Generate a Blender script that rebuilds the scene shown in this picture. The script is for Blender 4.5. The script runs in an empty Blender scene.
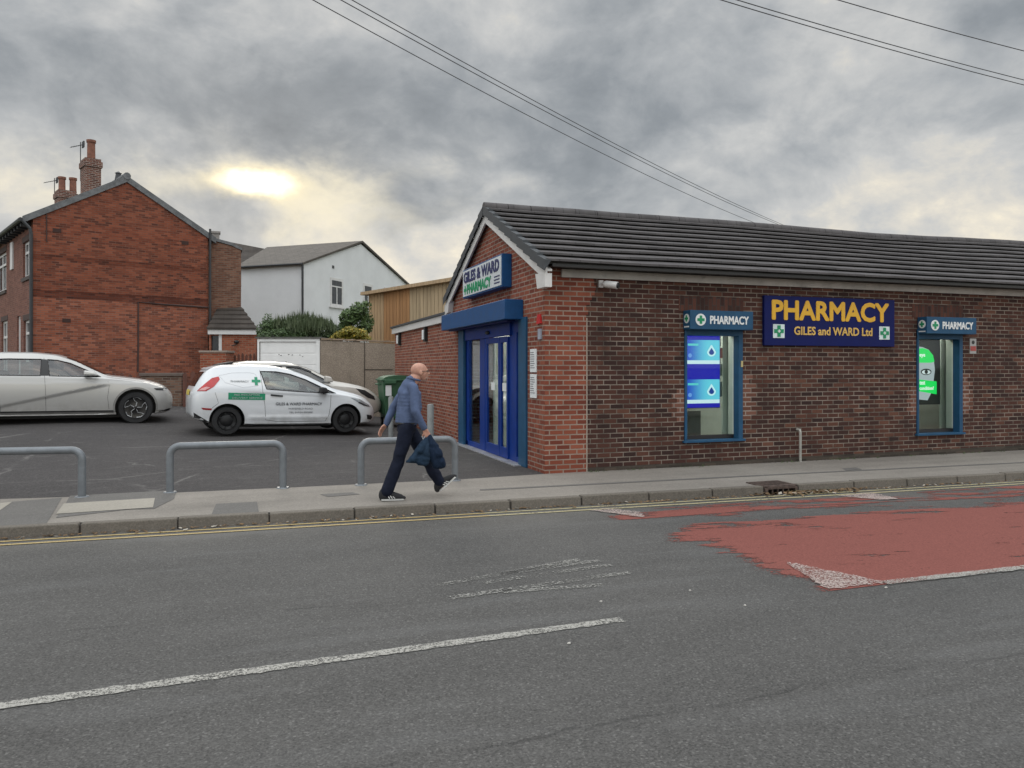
import bpy, bmesh, math, random
from mathutils import Vector, Matrix, noise
from mathutils.bvhtree import BVHTree
random.seed(7)
R = math.radians
SC = bpy.context.scene
COL = SC.collection
# ------------------------------------------------------------------ camera geometry
H = 1.7
F = 760.0
YAW = R(19.15)
FW = Vector((math.sin(YAW), math.cos(YAW), 0)); RT = Vector((math.cos(YAW), -math.sin(YAW), 0))
def ray(px, py):
    return FW + RT*((px-512)/F) + Vector((0, 0, (367-py)/F))
EYE = Vector((0, 0, H))
def gp(px, py, z=0.0):
    r = ray(px, py); return EYE + r*((z-H)/r.z)
def yp(px, py, Y):
    r = ray(px, py); return EYE + r*(Y/r.y)
def xp(px, py, X):
    r = ray(px, py); return EYE + r*(X/r.x)
def dp(px, py, D):
    return EYE + ray(px, py)*D
def kerb_y(x): return 8.66-0.035*x
def lot_z(x, y):
    a = max(0.0, min(4.2-x, 7.5)); b = max(0.0, y-10.8)
    return 0.1 + min(0.0062*a*b, 0.40 + 0.02*a)
# ------------------------------------------------------------------ node helper
class S:
    def __init__(s, nt, o): s.nt = nt; s.o = o
    def _m(s, op, b=None, c=None):
        n = s.nt.nodes.new('ShaderNodeMath'); n.operation = op
        s.nt.links.new(s.o, n.inputs[0])
        for i, v in ((1, b), (2, c)):
            if v is None: continue
            if isinstance(v, S): s.nt.links.new(v.o, n.inputs[i])
            else: n.inputs[i].default_value = v
        return S(s.nt, n.outputs[0])
    def __add__(s, b): return s._m('ADD', b)
    __radd__ = __add__
    def __sub__(s, b): return s._m('SUBTRACT', b)
    def __rsub__(s, b): return (s*-1.0)+b
    def __mul__(s, b): return s._m('MULTIPLY', b)
    __rmul__ = __mul__
    def __truediv__(s, b): return s._m('DIVIDE', b)
    def __pow__(s, b): return s._m('POWER', b)
    def f(s, op, b=None, c=None): return s._m(op, b, c)
    def clamp(s):
        r = s._m('ADD', 0.0); r.o.node.use_clamp = True; return r
    def step(s, a, b):
        n = s.nt.nodes.new('ShaderNodeMapRange'); n.interpolation_type = 'SMOOTHSTEP'
        s.nt.links.new(s.o, n.inputs['Value']); n.inputs['From Min'].default_value = a; n.inputs['From Max'].default_value = b
        return S(s.nt, n.outputs['Result'])
def ln(nt, a, b):
    nt.links.new(a.o if isinstance(a, S) else a, b)
def sep(nt, sock):
    n = nt.nodes.new('ShaderNodeSeparateXYZ'); nt.links.new(sock, n.inputs[0])
    return [S(nt, n.outputs[i]) for i in range(3)]
def comb(nt, x, y, z):
    n = nt.nodes.new('ShaderNodeCombineXYZ')
    for i, v in enumerate((x, y, z)):
        if isinstance(v, S): nt.links.new(v.o, n.inputs[i])
        else: n.inputs[i].default_value = v
    return n.outputs[0]
def noi(nt, vec, scale, detail=4, rough=0.5, dist=0.0):
    n = nt.nodes.new('ShaderNodeTexNoise'); n.inputs['Scale'].default_value = scale
    n.inputs['Detail'].default_value = detail; n.inputs['Roughness'].default_value = rough
    n.inputs['Distortion'].default_value = dist
    if vec is not None: nt.links.new(vec, n.inputs['Vector'])
    return S(nt, n.outputs['Fac'])
def vor(nt, vec, scale, out='Distance', feature='F1'):
    n = nt.nodes.new('ShaderNodeTexVoronoi'); n.inputs['Scale'].default_value = scale; n.feature = feature
    nt.links.new(vec, n.inputs['Vector']); return n.outputs[out]
def mixc(nt, fac, a, b, mode='MIX'):
    n = nt.nodes.new('ShaderNodeMix'); n.data_type = 'RGBA'; n.blend_type = mode
    for sock, v in ((n.inputs[0], fac), (n.inputs[6], a), (n.inputs[7], b)):
        if isinstance(v, S): nt.links.new(v.o, sock)
        elif isinstance(v, (int, float)): sock.default_value = v
        elif isinstance(v, (tuple, list)): sock.default_value = (*v[:3], 1)
        else: nt.links.new(v, sock)
    return n.outputs[2]
def ramp(nt, fac, stops):
    n = nt.nodes.new('ShaderNodeValToRGB'); e = n.color_ramp.elements
    while len(e) < len(stops): e.new(0.5)
    for el, (p, c) in zip(e, stops): el.position = p; el.color = (*c, 1)
    ln(nt, fac, n.inputs[0]); return n.outputs[0]
def bump(nt, h, strength, dist=0.01):
    n = nt.nodes.new('ShaderNodeBump'); n.inputs['Strength'].default_value = strength; n.inputs['Distance'].default_value = dist
    ln(nt, h, n.inputs['Height']); return n.outputs[0]
def newmat(name):
    m = bpy.data.materials.new(name); m.use_nodes = True; nt = m.node_tree
    b = nt.nodes['Principled BSDF']; return m, nt, b
def gpos(nt): return nt.nodes.new('ShaderNodeNewGeometry').outputs['Position']
def ocoord(nt): return nt.nodes.new('ShaderNodeTexCoord').outputs['Object']
def uvc(nt): return nt.nodes.new('ShaderNodeTexCoord').outputs['UV']
MATS = {}
def plain(name, col, rough=0.6, metal=0.0, var=0.12, vs=6.0, bmp=0.0, coat=0.0, spec=None, dirt=0.0):
    if name in MATS: return MATS[name]
    m, nt, b = newmat(name); oc = ocoord(nt)
    n = noi(nt, oc, vs, 5, 0.6)
    c = mixc(nt, n.step(0.3, 0.7), tuple(x*(1-var) for x in col), tuple(min(1, x*(1+var)) for x in col))
    if dirt:
        d = noi(nt, oc, vs*2.7, 6, 0.65).step(0.55, 0.75)*dirt
        c = mixc(nt, d, c, tuple(x*0.45 for x in col))
    ln(nt, c, b.inputs['Base Color'])
    b.inputs['Roughness'].default_value = rough; b.inputs['Metallic'].default_value = metal
    ln(nt, n*0.12+(rough-0.06), b.inputs['Roughness'])
    if coat: b.inputs['Coat Weight'].default_value = coat; b.inputs['Coat Roughness'].default_value = 0.05
    if spec is not None: b.inputs['Specular IOR Level'].default_value = spec
    if bmp: ln(nt, bump(nt, noi(nt, oc, vs*8, 4), bmp), b.inputs['Normal'])
    MATS[name] = m; return m
def emis(name, col, s=1.0):
    m, nt, b = newmat(name); b.inputs['Base Color'].default_value = (*[c*0.2 for c in col], 1)
    b.inputs['Emission Color'].default_value = (*col, 1); b.inputs['Emission Strength'].default_value = s
    b.inputs['Roughness'].default_value = 0.3; return m
def brick(name, stops, mortar, bw=0.225, rh=0.075, ms=0.011, stain=0.3, stain_col=(0.05, 0.04, 0.035), rot=False, band=None, warm=None, msm=0.15, mvar=0.2):
    m, nt, b = newmat(name); uv = uvc(nt)
    if rot:
        x, y, z = sep(nt, uv); uv = comb(nt, y, x, 0)
    br = nt.nodes.new('ShaderNodeTexBrick'); nt.links.new(uv, br.inputs['Vector'])
    br.offset = 0.5; br.inputs['Scale'].default_value = 1.0
    br.inputs['Color1'].default_value = (0, 0, 0, 1); br.inputs['Color2'].default_value = (1, 1, 1, 1); br.inputs['Mortar'].default_value = (0.5, 0.5, 0.5, 1)
    br.inputs['Mortar Size'].default_value = ms; br.inputs['Mortar Smooth'].default_value = msm
    br.inputs['Bias'].default_value = 0.0; br.inputs['Brick Width'].default_value = bw; br.inputs['Row Height'].default_value = rh
    val = S(nt, nt.nodes.new('ShaderNodeSeparateColor').outputs[0]); nt.links.new(br.outputs['Color'], val.o.node.inputs[0])
    u, v, w = sep(nt, uv)
    fine = noi(nt, uv, 40, 4, 0.7); big = noi(nt, uv, 0.8, 4, 0.6)
    col = ramp(nt, (val*0.86+fine*0.28-0.07).clamp(), stops)
    mort = mixc(nt, noi(nt, uv, 3, 4).step(0.3, 0.7), tuple(c*(1-mvar) for c in mortar), tuple(c*(1+mvar) for c in mortar))
    fac = S(nt, br.outputs['Fac'])
    c = mixc(nt, fac, col, mort)
    if band:   # (z0, z1, colour, amount): a band of differently coloured courses
        for (a, bb, cc, am) in band:
            k = v+ (noi(nt, uv, 1.5, 3)-0.5)*0.12
            c = mixc(nt, k.step(a-0.03, a+0.03)*(1-k.step(bb-0.03, bb+0.03))*am, c, cc, 'MULTIPLY')
    c = mixc(nt, big.step(0.35, 0.75)*0.35, c, (0.72, 0.68, 0.66), 'MULTIPLY')
    st = noi(nt, comb(nt, u*1.0, v*0.45, 0), 1.7, 7, 0.7)
    c = mixc(nt, st.step(0.55, 0.8)*stain, c, stain_col)
    ln(nt, c, b.inputs['Base Color']); b.inputs['Roughness'].default_value = 0.85; b.inputs['Specular IOR Level'].default_value = 0.25
    ln(nt, bump(nt, (1-fac)*0.7+fine*0.3, 0.5, 0.006), b.inputs['Normal'])
    return m
def glass(name, tint=(0.75, 0.82, 0.82), refl=0.10, opaque=0.0, dark=(0.02, 0.025, 0.03)):
    m = bpy.data.materials.new(name); m.use_nodes = True; nt = m.node_tree; nt.nodes.clear()
    out = nt.nodes.new('ShaderNodeOutputMaterial'); tr = nt.nodes.new('ShaderNodeBsdfTransparent'); tr.inputs[0].default_value = (*tint, 1)
    gl = nt.nodes.new('ShaderNodeBsdfGlossy'); gl.inputs['Roughness'].default_value = 0.02
    ge = nt.nodes.new('ShaderNodeNewGeometry'); dt = nt.nodes.new('ShaderNodeVectorMath'); dt.operation = 'DOT_PRODUCT'
    nt.links.new(ge.outputs['Incoming'], dt.inputs[0]); nt.links.new(ge.outputs['Normal'], dt.inputs[1])
    f = ((1-S(nt, dt.outputs['Value']).f('ABSOLUTE'))**5.0*0.9+0.03+refl*0.5).clamp()
    base = tr.outputs[0]
    if opaque:
        df = nt.nodes.new('ShaderNodeBsdfDiffuse'); df.inputs[0].default_value = (*dark, 1)
        m0 = nt.nodes.new('ShaderNodeMixShader'); m0.inputs[0].default_value = opaque
        nt.links.new(tr.outputs[0], m0.inputs[1]); nt.links.new(df.outputs[0], m0.inputs[2]); base = m0.outputs[0]
    mx = nt.nodes.new('ShaderNodeMixShader'); ln(nt, f, mx.inputs[0]); nt.links.new(base, mx.inputs[1]); nt.links.new(gl.outputs[0], mx.inputs[2])
    nt.links.new(mx.outputs[0], out.inputs[0]); return m
# ------------------------------------------------------------------ object helpers
def thing(name, label, cat, loc=(0, 0, 0), rotz=0.0, group=None):
    o = bpy.data.objects.new(name, None); COL.objects.link(o); o.empty_display_size = 0.2
    o.location = loc; o.rotation_euler = (0, 0, rotz); o['label'] = label; o['category'] = cat
    if group: o['group'] = group
    return o
def tag(o, label=None, cat=None, group=None, kind=None):
    if label: o['label'] = label
    if cat: o['category'] = cat
    if group: o['group'] = group
    if kind: o['kind'] = kind
    return o
def wmat(o):
    m = Matrix.Translation(o.location) @ o.rotation_euler.to_matrix().to_4x4() @ Matrix.Diagonal((*o.scale, 1))
    return (wmat(o.parent) @ m) if o.parent else m
class MB:
    def __init__(s): s.v = []; s.f = []; s.mi = []; s.cur = 0
    def add(s, vs, fs):
        k = len(s.v); s.v += [Vector(v) for v in vs]; s.f += [tuple(i+k for i in f) for f in fs]; s.mi += [s.cur]*len(fs); return s
    def box(s, x0, x1, y0, y1, z0, z1):
        if x0 > x1: x0, x1 = x1, x0
        if y0 > y1: y0, y1 = y1, y0
        if z0 > z1: z0, z1 = z1, z0
        return s.add([(x0,y0,z0),(x1,y0,z0),(x1,y1,z0),(x0,y1,z0),(x0,y0,z1),(x1,y0,z1),(x1,y1,z1),(x0,y1,z1)],
              [(0,3,2,1),(4,5,6,7),(0,1,5,4),(1,2,6,5),(2,3,7,6),(3,0,4,7)])
    def hexa(s, lo, hi):   # four bottom points, four top points
        return s.add(list(lo)+list(hi), [(0,3,2,1),(4,5,6,7),(0,1,5,4),(1,2,6,5),(2,3,7,6),(3,0,4,7)])
    def obox(s, c, u, v, w):
        c, u, v, w = Vector(c), Vector(u), Vector(v), Vector(w)
        lo = [c-u-v-w, c+u-v-w, c+u+v-w, c-u+v-w]; hi = [p+2*w for p in lo]
        return s.hexa(lo, hi)
    def slab(s, quad, t):  # quad of points extruded along its normal by t (downwards)
        q = [Vector(p) for p in quad]; n = (q[1]-q[0]).cross(q[-1]-q[0]).normalized()
        lo = [p-n*t for p in q]; k = len(q)
        fs = [tuple(range(k, 2*k)), tuple(range(k-1, -1, -1))]+[(i, (i+1) % k, k+(i+1) % k, k+i) for i in range(k)]
        return s.add(lo+q, fs)
    def prism(s, poly, axis, a0, a1):   # poly in the two other axes (x: (y,z); y: (x,z); z: (x,y))
        def P(p, a): return {'x': (a, p[0], p[1]), 'y': (p[0], a, p[1]), 'z': (p[0], p[1], a)}[axis]
        k = len(poly)
        return s.add([P(p, a0) for p in poly]+[P(p, a1) for p in poly],
              [tuple(range(k-1, -1, -1)), tuple(range(k, 2*k))]+[(i, (i+1) % k, k+(i+1) % k, k+i) for i in range(k)])
    def cyl(s, p0, p1, r0, r1=None, n=12, caps=True):
        r1 = r0 if r1 is None else r1; p0, p1 = Vector(p0), Vector(p1); d = (p1-p0).normalized()
        a = d.orthogonal().normalized(); b = d.cross(a)
        vs = [p0+(a*math.cos(t)+b*math.sin(t))*r0 for t in [2*math.pi*i/n for i in range(n)]]+[p1+(a*math.cos(t)+b*math.sin(t))*r1 for t in [2*math.pi*i/n for i in range(n)]]
        fs = [(i, (i+1) % n, n+(i+1) % n, n+i) for i in range(n)]
        if caps: fs += [tuple(range(n-1, -1, -1)), tuple(range(n, 2*n))]
        return s.add(vs, fs)
    def tube(s, pts, r, n=8, closed=False):
        pts = [Vector(p) for p in pts]; k = len(pts); rings = []; prev = None
        for i, p in enumerate(pts):
            if closed: d = (pts[(i+1) % k]-pts[i-1])
            else: d = (pts[min(i+1, k-1)]-pts[max(i-1, 0)])
            d.normalize()
            a = d.orthogonal().normalized() if prev is None else (prev-d*prev.dot(d)).normalized()
            prev = a; b = d.cross(a); rr = r[i] if isinstance(r, (list, tuple)) else r
            rings.append([p+(a*math.cos(2*math.pi*j/n)+b*math.sin(2*math.pi*j/n))*rr for j in range(n)])
        vs = [v for rg in rings for v in rg]; fs = []
        for i in range(k if closed else k-1):
            i2 = (i+1) % k
            for j in range(n): fs.append((i*n+j, i*n+(j+1) % n, i2*n+(j+1) % n, i2*n+j))
        if not closed: fs += [tuple(range(n-1, -1, -1)), tuple(range((k-1)*n, k*n))]
        return s.add(vs, fs)
    def lathe(s, prof, c=(0, 0, 0), axis='z', n=24):   # prof: (r, h)
        c = Vector(c); vs = []; fs = []; k = len(prof)
        for i in range(n):
            t = 2*math.pi*i/n
            for r, h in prof:
                a, b = r*math.cos(t), r*math.sin(t)
                vs.append(c+Vector({'z': (a, b, h), 'y': (a, h, b), 'x': (h, a, b)}[axis]))
        for i in range(n):
            for j in range(k-1):
                fs.append((i*k+j, ((i+1) % n)*k+j, ((i+1) % n)*k+j+1, i*k+j+1))
        return s.add(vs, fs)
    def ball(s, c, rx, ry=None, rz=None, n=12, m=8):
        ry = rx if ry is None else ry; rz = rx if rz is None else rz; c = Vector(c); vs = [c+Vector((0, 0, -rz))]; fs = []
        for i in range(1, m):
            ph = -math.pi/2+math.pi*i/m
            for j in range(n):
                t = 2*math.pi*j/n; vs.append(c+Vector((rx*math.cos(ph)*math.cos(t), ry*math.cos(ph)*math.sin(t), rz*math.sin(ph))))
        vs.append(c+Vector((0, 0, rz))); L = len(vs)-1
        for j in range(n): fs.append((0, 1+(j+1) % n, 1+j)); fs.append((L, L-n+j, L-n+(j+1) % n))
        for i in range(m-2):
            for j in range(n): a = 1+i*n; fs.append((a+j, a+(j+1) % n, a+n+(j+1) % n, a+n+j))
        return s.add(vs, fs)
    def capsule(s, p0, p1, r0, r1, n=12):
        s.cyl(p0, p1, r0, r1, n); s.ball(p0, r0, n=n, m=8); return s.ball(p1, r1, n=n, m=8)
    def walls(s, u0, u1, z0, z1, holes, t0, t1, axis='x'):   # wall sheet along an axis with rectangular holes (u0,u1,z0,z1)
        us = sorted(set([u0, u1]+[h[i] for h in holes for i in (0, 1)])); zs = sorted(set([z0, z1]+[h[i] for h in holes for i in (2, 3)]))
        def solid(i, j):
            if i < 0 or j < 0 or i >= len(us)-1 or j >= len(zs)-1: return False
            a, b = (us[i]+us[i+1])/2, (zs[j]+zs[j+1])/2
            return not any(h[0] < a < h[1] and h[2] < b < h[3] for h in holes)
        def P(u, t, z): return (u, t, z) if axis == 'x' else (t, u, z)
        for i in range(len(us)-1):
            for j in range(len(zs)-1):
                if not solid(i, j): continue
                a, b, c, d = us[i], us[i+1], zs[j], zs[j+1]
                s.add([P(a, t0, c), P(b, t0, c), P(b, t0, d), P(a, t0, d)], [(0, 1, 2, 3)])
                s.add([P(a, t1, c), P(b, t1, c), P(b, t1, d), P(a, t1, d)], [(3, 2, 1, 0)])
                if not solid(i-1, j): s.add([P(a, t0, c), P(a, t0, d), P(a, t1, d), P(a, t1, c)], [(0, 1, 2, 3)])
                if not solid(i+1, j): s.add([P(b, t0, c), P(b, t0, d), P(b, t1, d), P(b, t1, c)], [(3, 2, 1, 0)])
                if not solid(i, j-1): s.add([P(a, t0, c), P(b, t0, c), P(b, t1, c), P(a, t1, c)], [(3, 2, 1, 0)])
                if not solid(i, j+1): s.add([P(a, t0, d), P(b, t0, d), P(b, t1, d), P(a, t1, d)], [(0, 1, 2, 3)])
        return s
    def build(s, name, mat, parent=None, bevel=0.0, smooth=False, world=False, uvo=(0, 0), fix=True, seg=2):
        me = bpy.data.meshes.new(name); vs = s.v
        me.from_pydata([tuple(v) for v in vs], [], s.f)
        for m in (mat if isinstance(mat, (list, tuple)) else [mat]): me.materials.append(m)
        for p, i in zip(me.polygons, s.mi): p.material_index = i
        if fix:
            bm = bmesh.new(); bm.from_mesh(me); bmesh.ops.recalc_face_normals(bm, faces=bm.faces); bm.to_mesh(me); bm.free()
        uv = me.uv_layers.new(name='UVMap')
        for p in me.polygons:
            n = p.normal; a = max(range(3), key=lambda i: abs(n[i]))
            for li in p.loop_indices:
                c = me.vertices[me.loops[li].vertex_index].co
                uv.data[li].uv = ((c.y, c.z), (c.x, c.z), (c.x, c.y))[a]
                uv.data[li].uv[0] += uvo[0]; uv.data[li].uv[1] += uvo[1]
        if smooth:
            for p in me.polygons: p.use_smooth = True
            me.set_sharp_from_angle(angle=R(38))
        o = bpy.data.objects.new(name, me); COL.objects.link(o)
        if parent is not None:
            o.parent = parent
            if world: me.transform(wmat(parent).inverted())
        else:
            xs = [v.x for v in vs]; ys = [v.y for v in vs]; zs = [v.z for v in vs]
            c = Vector(((min(xs)+max(xs))/2, (min(ys)+max(ys))/2, min(zs)))
            me.transform(Matrix.Translation(-c)); o.location = c
        if bevel:
            md = o.modifiers.new('bevel', 'BEVEL'); md.width = bevel; md.segments = seg; md.limit_method = 'ANGLE'; md.angle_limit = R(35)
            md.harden_normals = False
        return o
def struct(o): o['kind'] = 'structure'; return o
def bake(o):
    dg = bpy.context.evaluated_depsgraph_get(); dg.update()
    me = bpy.data.meshes.new_from_object(o.evaluated_get(dg)); old = o.data; o.modifiers.clear(); o.data = me; me.name = old.name
    return o
def copy_tree(o, parent=None):
    c = o.copy(); COL.objects.link(c)
    if parent is not None: c.parent = parent
    for ch in [x for x in bpy.data.objects if x.parent == o]:
        copy_tree(ch, c)
    return c
def lettering(txt, x0, width, z0, height, mat, parent, plane, extrude=0.006, bold=0.0, name='lettering', world=True, space=1.0, fat=0.0):
    """text on a vertical plane. plane = (origin, right vector): the words start at origin + right*x0 and stand at height z0"""
    cu = bpy.data.curves.new('t', 'FONT'); cu.body = txt; cu.size = 1.0; cu.extrude = 0.01; cu.offset = bold*0; cu.space_character = space; cu.resolution_u = 3
    t = bpy.data.objects.new('t', cu); COL.objects.link(t)
    dg = bpy.context.evaluated_depsgraph_get(); dg.update(); me = bpy.data.meshes.new_from_object(t.evaluated_get(dg)); bpy.data.objects.remove(t)
    xs = [v.co.x for v in me.vertices]; ys = [v.co.y for v in me.vertices]; mx, Mx, my, My = min(xs), max(xs), min(ys), max(ys)
    O, rt = Vector(plane[0]), Vector(plane[1]).normalized(); nrm = rt.cross(Vector((0, 0, 1)))
    for v in me.vertices:
        c = v.co.copy(); v.co = O+rt*(x0+(c.x-mx)/(Mx-mx)*width)+Vector((0, 0, z0+(c.y-my)/(My-my)*height-O.z*0))+nrm*(extrude*(1 if c.z > 0 else 0.02))
    fat = fat or bold*height*2.0
    if fat:
        vs = [v.co.copy() for v in me.vertices]; fs = [tuple(p.vertices) for p in me.polygons]; V_, F_ = [], []
        for k, (a, c) in enumerate(((0, 0), (1, 0), (-1, 0), (0, 1), (0, -1), (.7, .7), (-.7, .7), (.7, -.7), (-.7, -.7))):
            b0 = len(V_); V_ += [v+rt*a*fat+Vector((0, 0, c*fat))+nrm*0.00025*k for v in vs]; F_ += [tuple(i+b0 for i in f) for f in fs]
        me = bpy.data.meshes.new(name); me.from_pydata([tuple(v) for v in V_], [], F_)
    me.materials.clear(); me.materials.append(mat)
    for p in me.polygons: p.material_index = 0
    me.name = name; o = bpy.data.objects.new(name, me); COL.objects.link(o); o.parent = parent
    if world: me.transform(wmat(parent).inverted())
    return o
# ------------------------------------------------------------------ world, sun, camera
def make_world():
    w = bpy.data.worlds.new('World'); SC.world = w; w.use_nodes = True; nt = w.node_tree; nt.nodes.clear()
    out = nt.nodes.new('ShaderNodeOutputWorld'); bg = nt.nodes.new('ShaderNodeBackground'); bg2 = nt.nodes.new('ShaderNodeBackground')
    sky = nt.nodes.new('ShaderNodeTexSky'); sky.sky_type = 'NISHITA'; sky.sun_disc = False
    sky.sun_elevation = R(13); sky.sun_rotation = R(0); nt.links.new(sky.outputs[0], bg2.inputs[0]); bg2.inputs[1].default_value = 0.002
    g = nt.nodes.new('ShaderNodeTexCoord').outputs['Generated']
    x, y, z = sep(nt, g)
    az = x.f('ARCTAN2', y)*57.2958; el = z.f('ARCSINE')*57.2958
    pv = comb(nt, x, y, z*1.5)
    wv = nt.nodes.new('ShaderNodeVectorMath'); wv.operation = 'MULTIPLY_ADD'   # slow warp so that the cloud edges curl
    wn = nt.nodes.new('ShaderNodeTexNoise'); wn.inputs['Scale'].default_value = 3.2; wn.inputs['Detail'].default_value = 3; nt.links.new(pv, wn.inputs['Vector'])
    nt.links.new(wn.outputs['Color'], wv.inputs[0]); wv.inputs[1].default_value = (0.14, 0.14, 0.14); nt.links.new(pv, wv.inputs[2]); pw = wv.outputs[0]
    big = noi(nt, pw, 2.6, 3, 0.5); mid = noi(nt, pw, 6.2, 7, 0.55); wisp = noi(nt, pw, 19.0, 6, 0.62)
    wa = (noi(nt, pv, 7.0, 6, 0.6)-0.5)*18.0; we = (noi(nt, comb(nt, x+5.0, y, z*1.5), 8.0, 6, 0.6)-0.5)*11.0
    A = az+wa; E = el+we
    def G(ca, ce, sa, se):
        a = (A-ca)/sa; e = (E-ce)/se
        return (a*a+e*e).f('MULTIPLY', -1.0).f('EXPONENT')
    b = (big-0.5)*1.15+(mid-0.5)*1.15+(wisp-0.5)*0.42+0.53
    b = b - G(-3, 18.0, 13, 3.8)*0.30 - G(8, 20, 8, 3.6)*0.20 - G(26, 17, 7, 4.5)*0.13 - G(13, 11.5, 5, 1.4)*0.16 - G(50, 18, 6, 3)*0.16 - G(36, 19, 6, 3)*0.10 - G(-13, 23, 6, 2.5)*0.10
    b = b + G(42, 13, 8, 4)*0.20 + G(51, 11, 4, 3.5)*0.18 + G(24, 8.5, 12, 2.2)*0.20 + G(-14, 11.5, 7, 3)*0.16 + G(17, 13, 3, 2)*0.14 + G(5, 8.5, 12, 3.2)*0.22 + G(42, 26, 10, 3)*0.14+G(20, 24, 4, 2)*0.08
    low = (1-el.step(4.0, 14.0))
    b = (b+low*0.20).clamp()
    c = ramp(nt, b, [(0.0, (0.215, 0.238, 0.262)), (0.25, (0.29, 0.315, 0.34)), (0.5, (0.425, 0.445, 0.462)), (0.72, (0.58, 0.585, 0.58)), (0.88, (0.76, 0.72, 0.64)), (1.0, (0.94, 0.86, 0.70))])
    ga = (az+wa*0.22-0.3)/3.0; ge = (el+we*0.30-12.7)/0.95
    core = (ga*ga+ge*ge).f('MULTIPLY', -1.0).f('EXPONENT')*(1.15-(1-mid.step(0.30, 0.60))*0.75)
    halo = G(3.0, 11.6, 10.0, 2.2)*mid.step(0.34, 0.60)+G(-13, 12.0, 5.5, 1.6)*mid.step(0.38, 0.62)*0.6+G(16, 13.0, 4, 1.8)*mid.step(0.44, 0.62)*0.5
    c = mixc(nt, (halo*0.75).clamp(), c, (1.0, 0.90, 0.66))
    c = mixc(nt, core.step(0.05, 0.5)*0.7, c, (1.05, 0.92, 0.62)); c = mixc(nt, core.step(0.30, 1.0), c, (1.9, 1.65, 1.25))
    # brightness added to the sky overhead and behind the photographer to light the scene
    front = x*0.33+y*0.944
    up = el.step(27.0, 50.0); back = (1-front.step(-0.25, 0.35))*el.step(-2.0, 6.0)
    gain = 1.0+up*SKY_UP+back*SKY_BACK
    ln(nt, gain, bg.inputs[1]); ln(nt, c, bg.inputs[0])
    ad = nt.nodes.new('ShaderNodeAddShader'); nt.links.new(bg.outputs[0], ad.inputs[0]); nt.links.new(bg2.outputs[0], ad.inputs[1]); nt.links.new(ad.outputs[0], out.inputs[0])
    w.cycles.sampling_method = 'MANUAL'; w.cycles.sample_map_resolution = 512
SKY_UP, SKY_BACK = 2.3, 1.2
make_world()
sl = bpy.data.lights.new('sun', 'SUN'); sl.energy = 0.6; sl.angle = R(16); sl.color = (1.0, 0.93, 0.82)
so = bpy.data.objects.new('sun', sl); COL.objects.link(so)
so.rotation_euler = Vector((0, -math.cos(R(20)), -math.sin(R(20)))).to_track_quat('-Z', 'Y').to_euler()
cam = bpy.data.cameras.new('camera'); cam.sensor_width = 36; cam.lens = F/1024*36; cam.shift_y = -17/1024; cam.clip_end = 2000; cam.clip_start = 0.05
co = bpy.data.objects.new('camera', cam); COL.objects.link(co); co.location = EYE; co.rotation_euler = (R(90), 0, -YAW); SC.camera = co
SC.view_settings.view_transform = 'Standard'; SC.view_settings.look = 'None'; SC.view_settings.gamma = 1; SC.view_settings.exposure = 0
SC.render.engine = 'CYCLES'; SC.render.resolution_x = 1024; SC.render.resolution_y = 768
SC.cycles.max_bounces = 6; SC.cycles.transparent_max_bounces = 12
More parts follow.
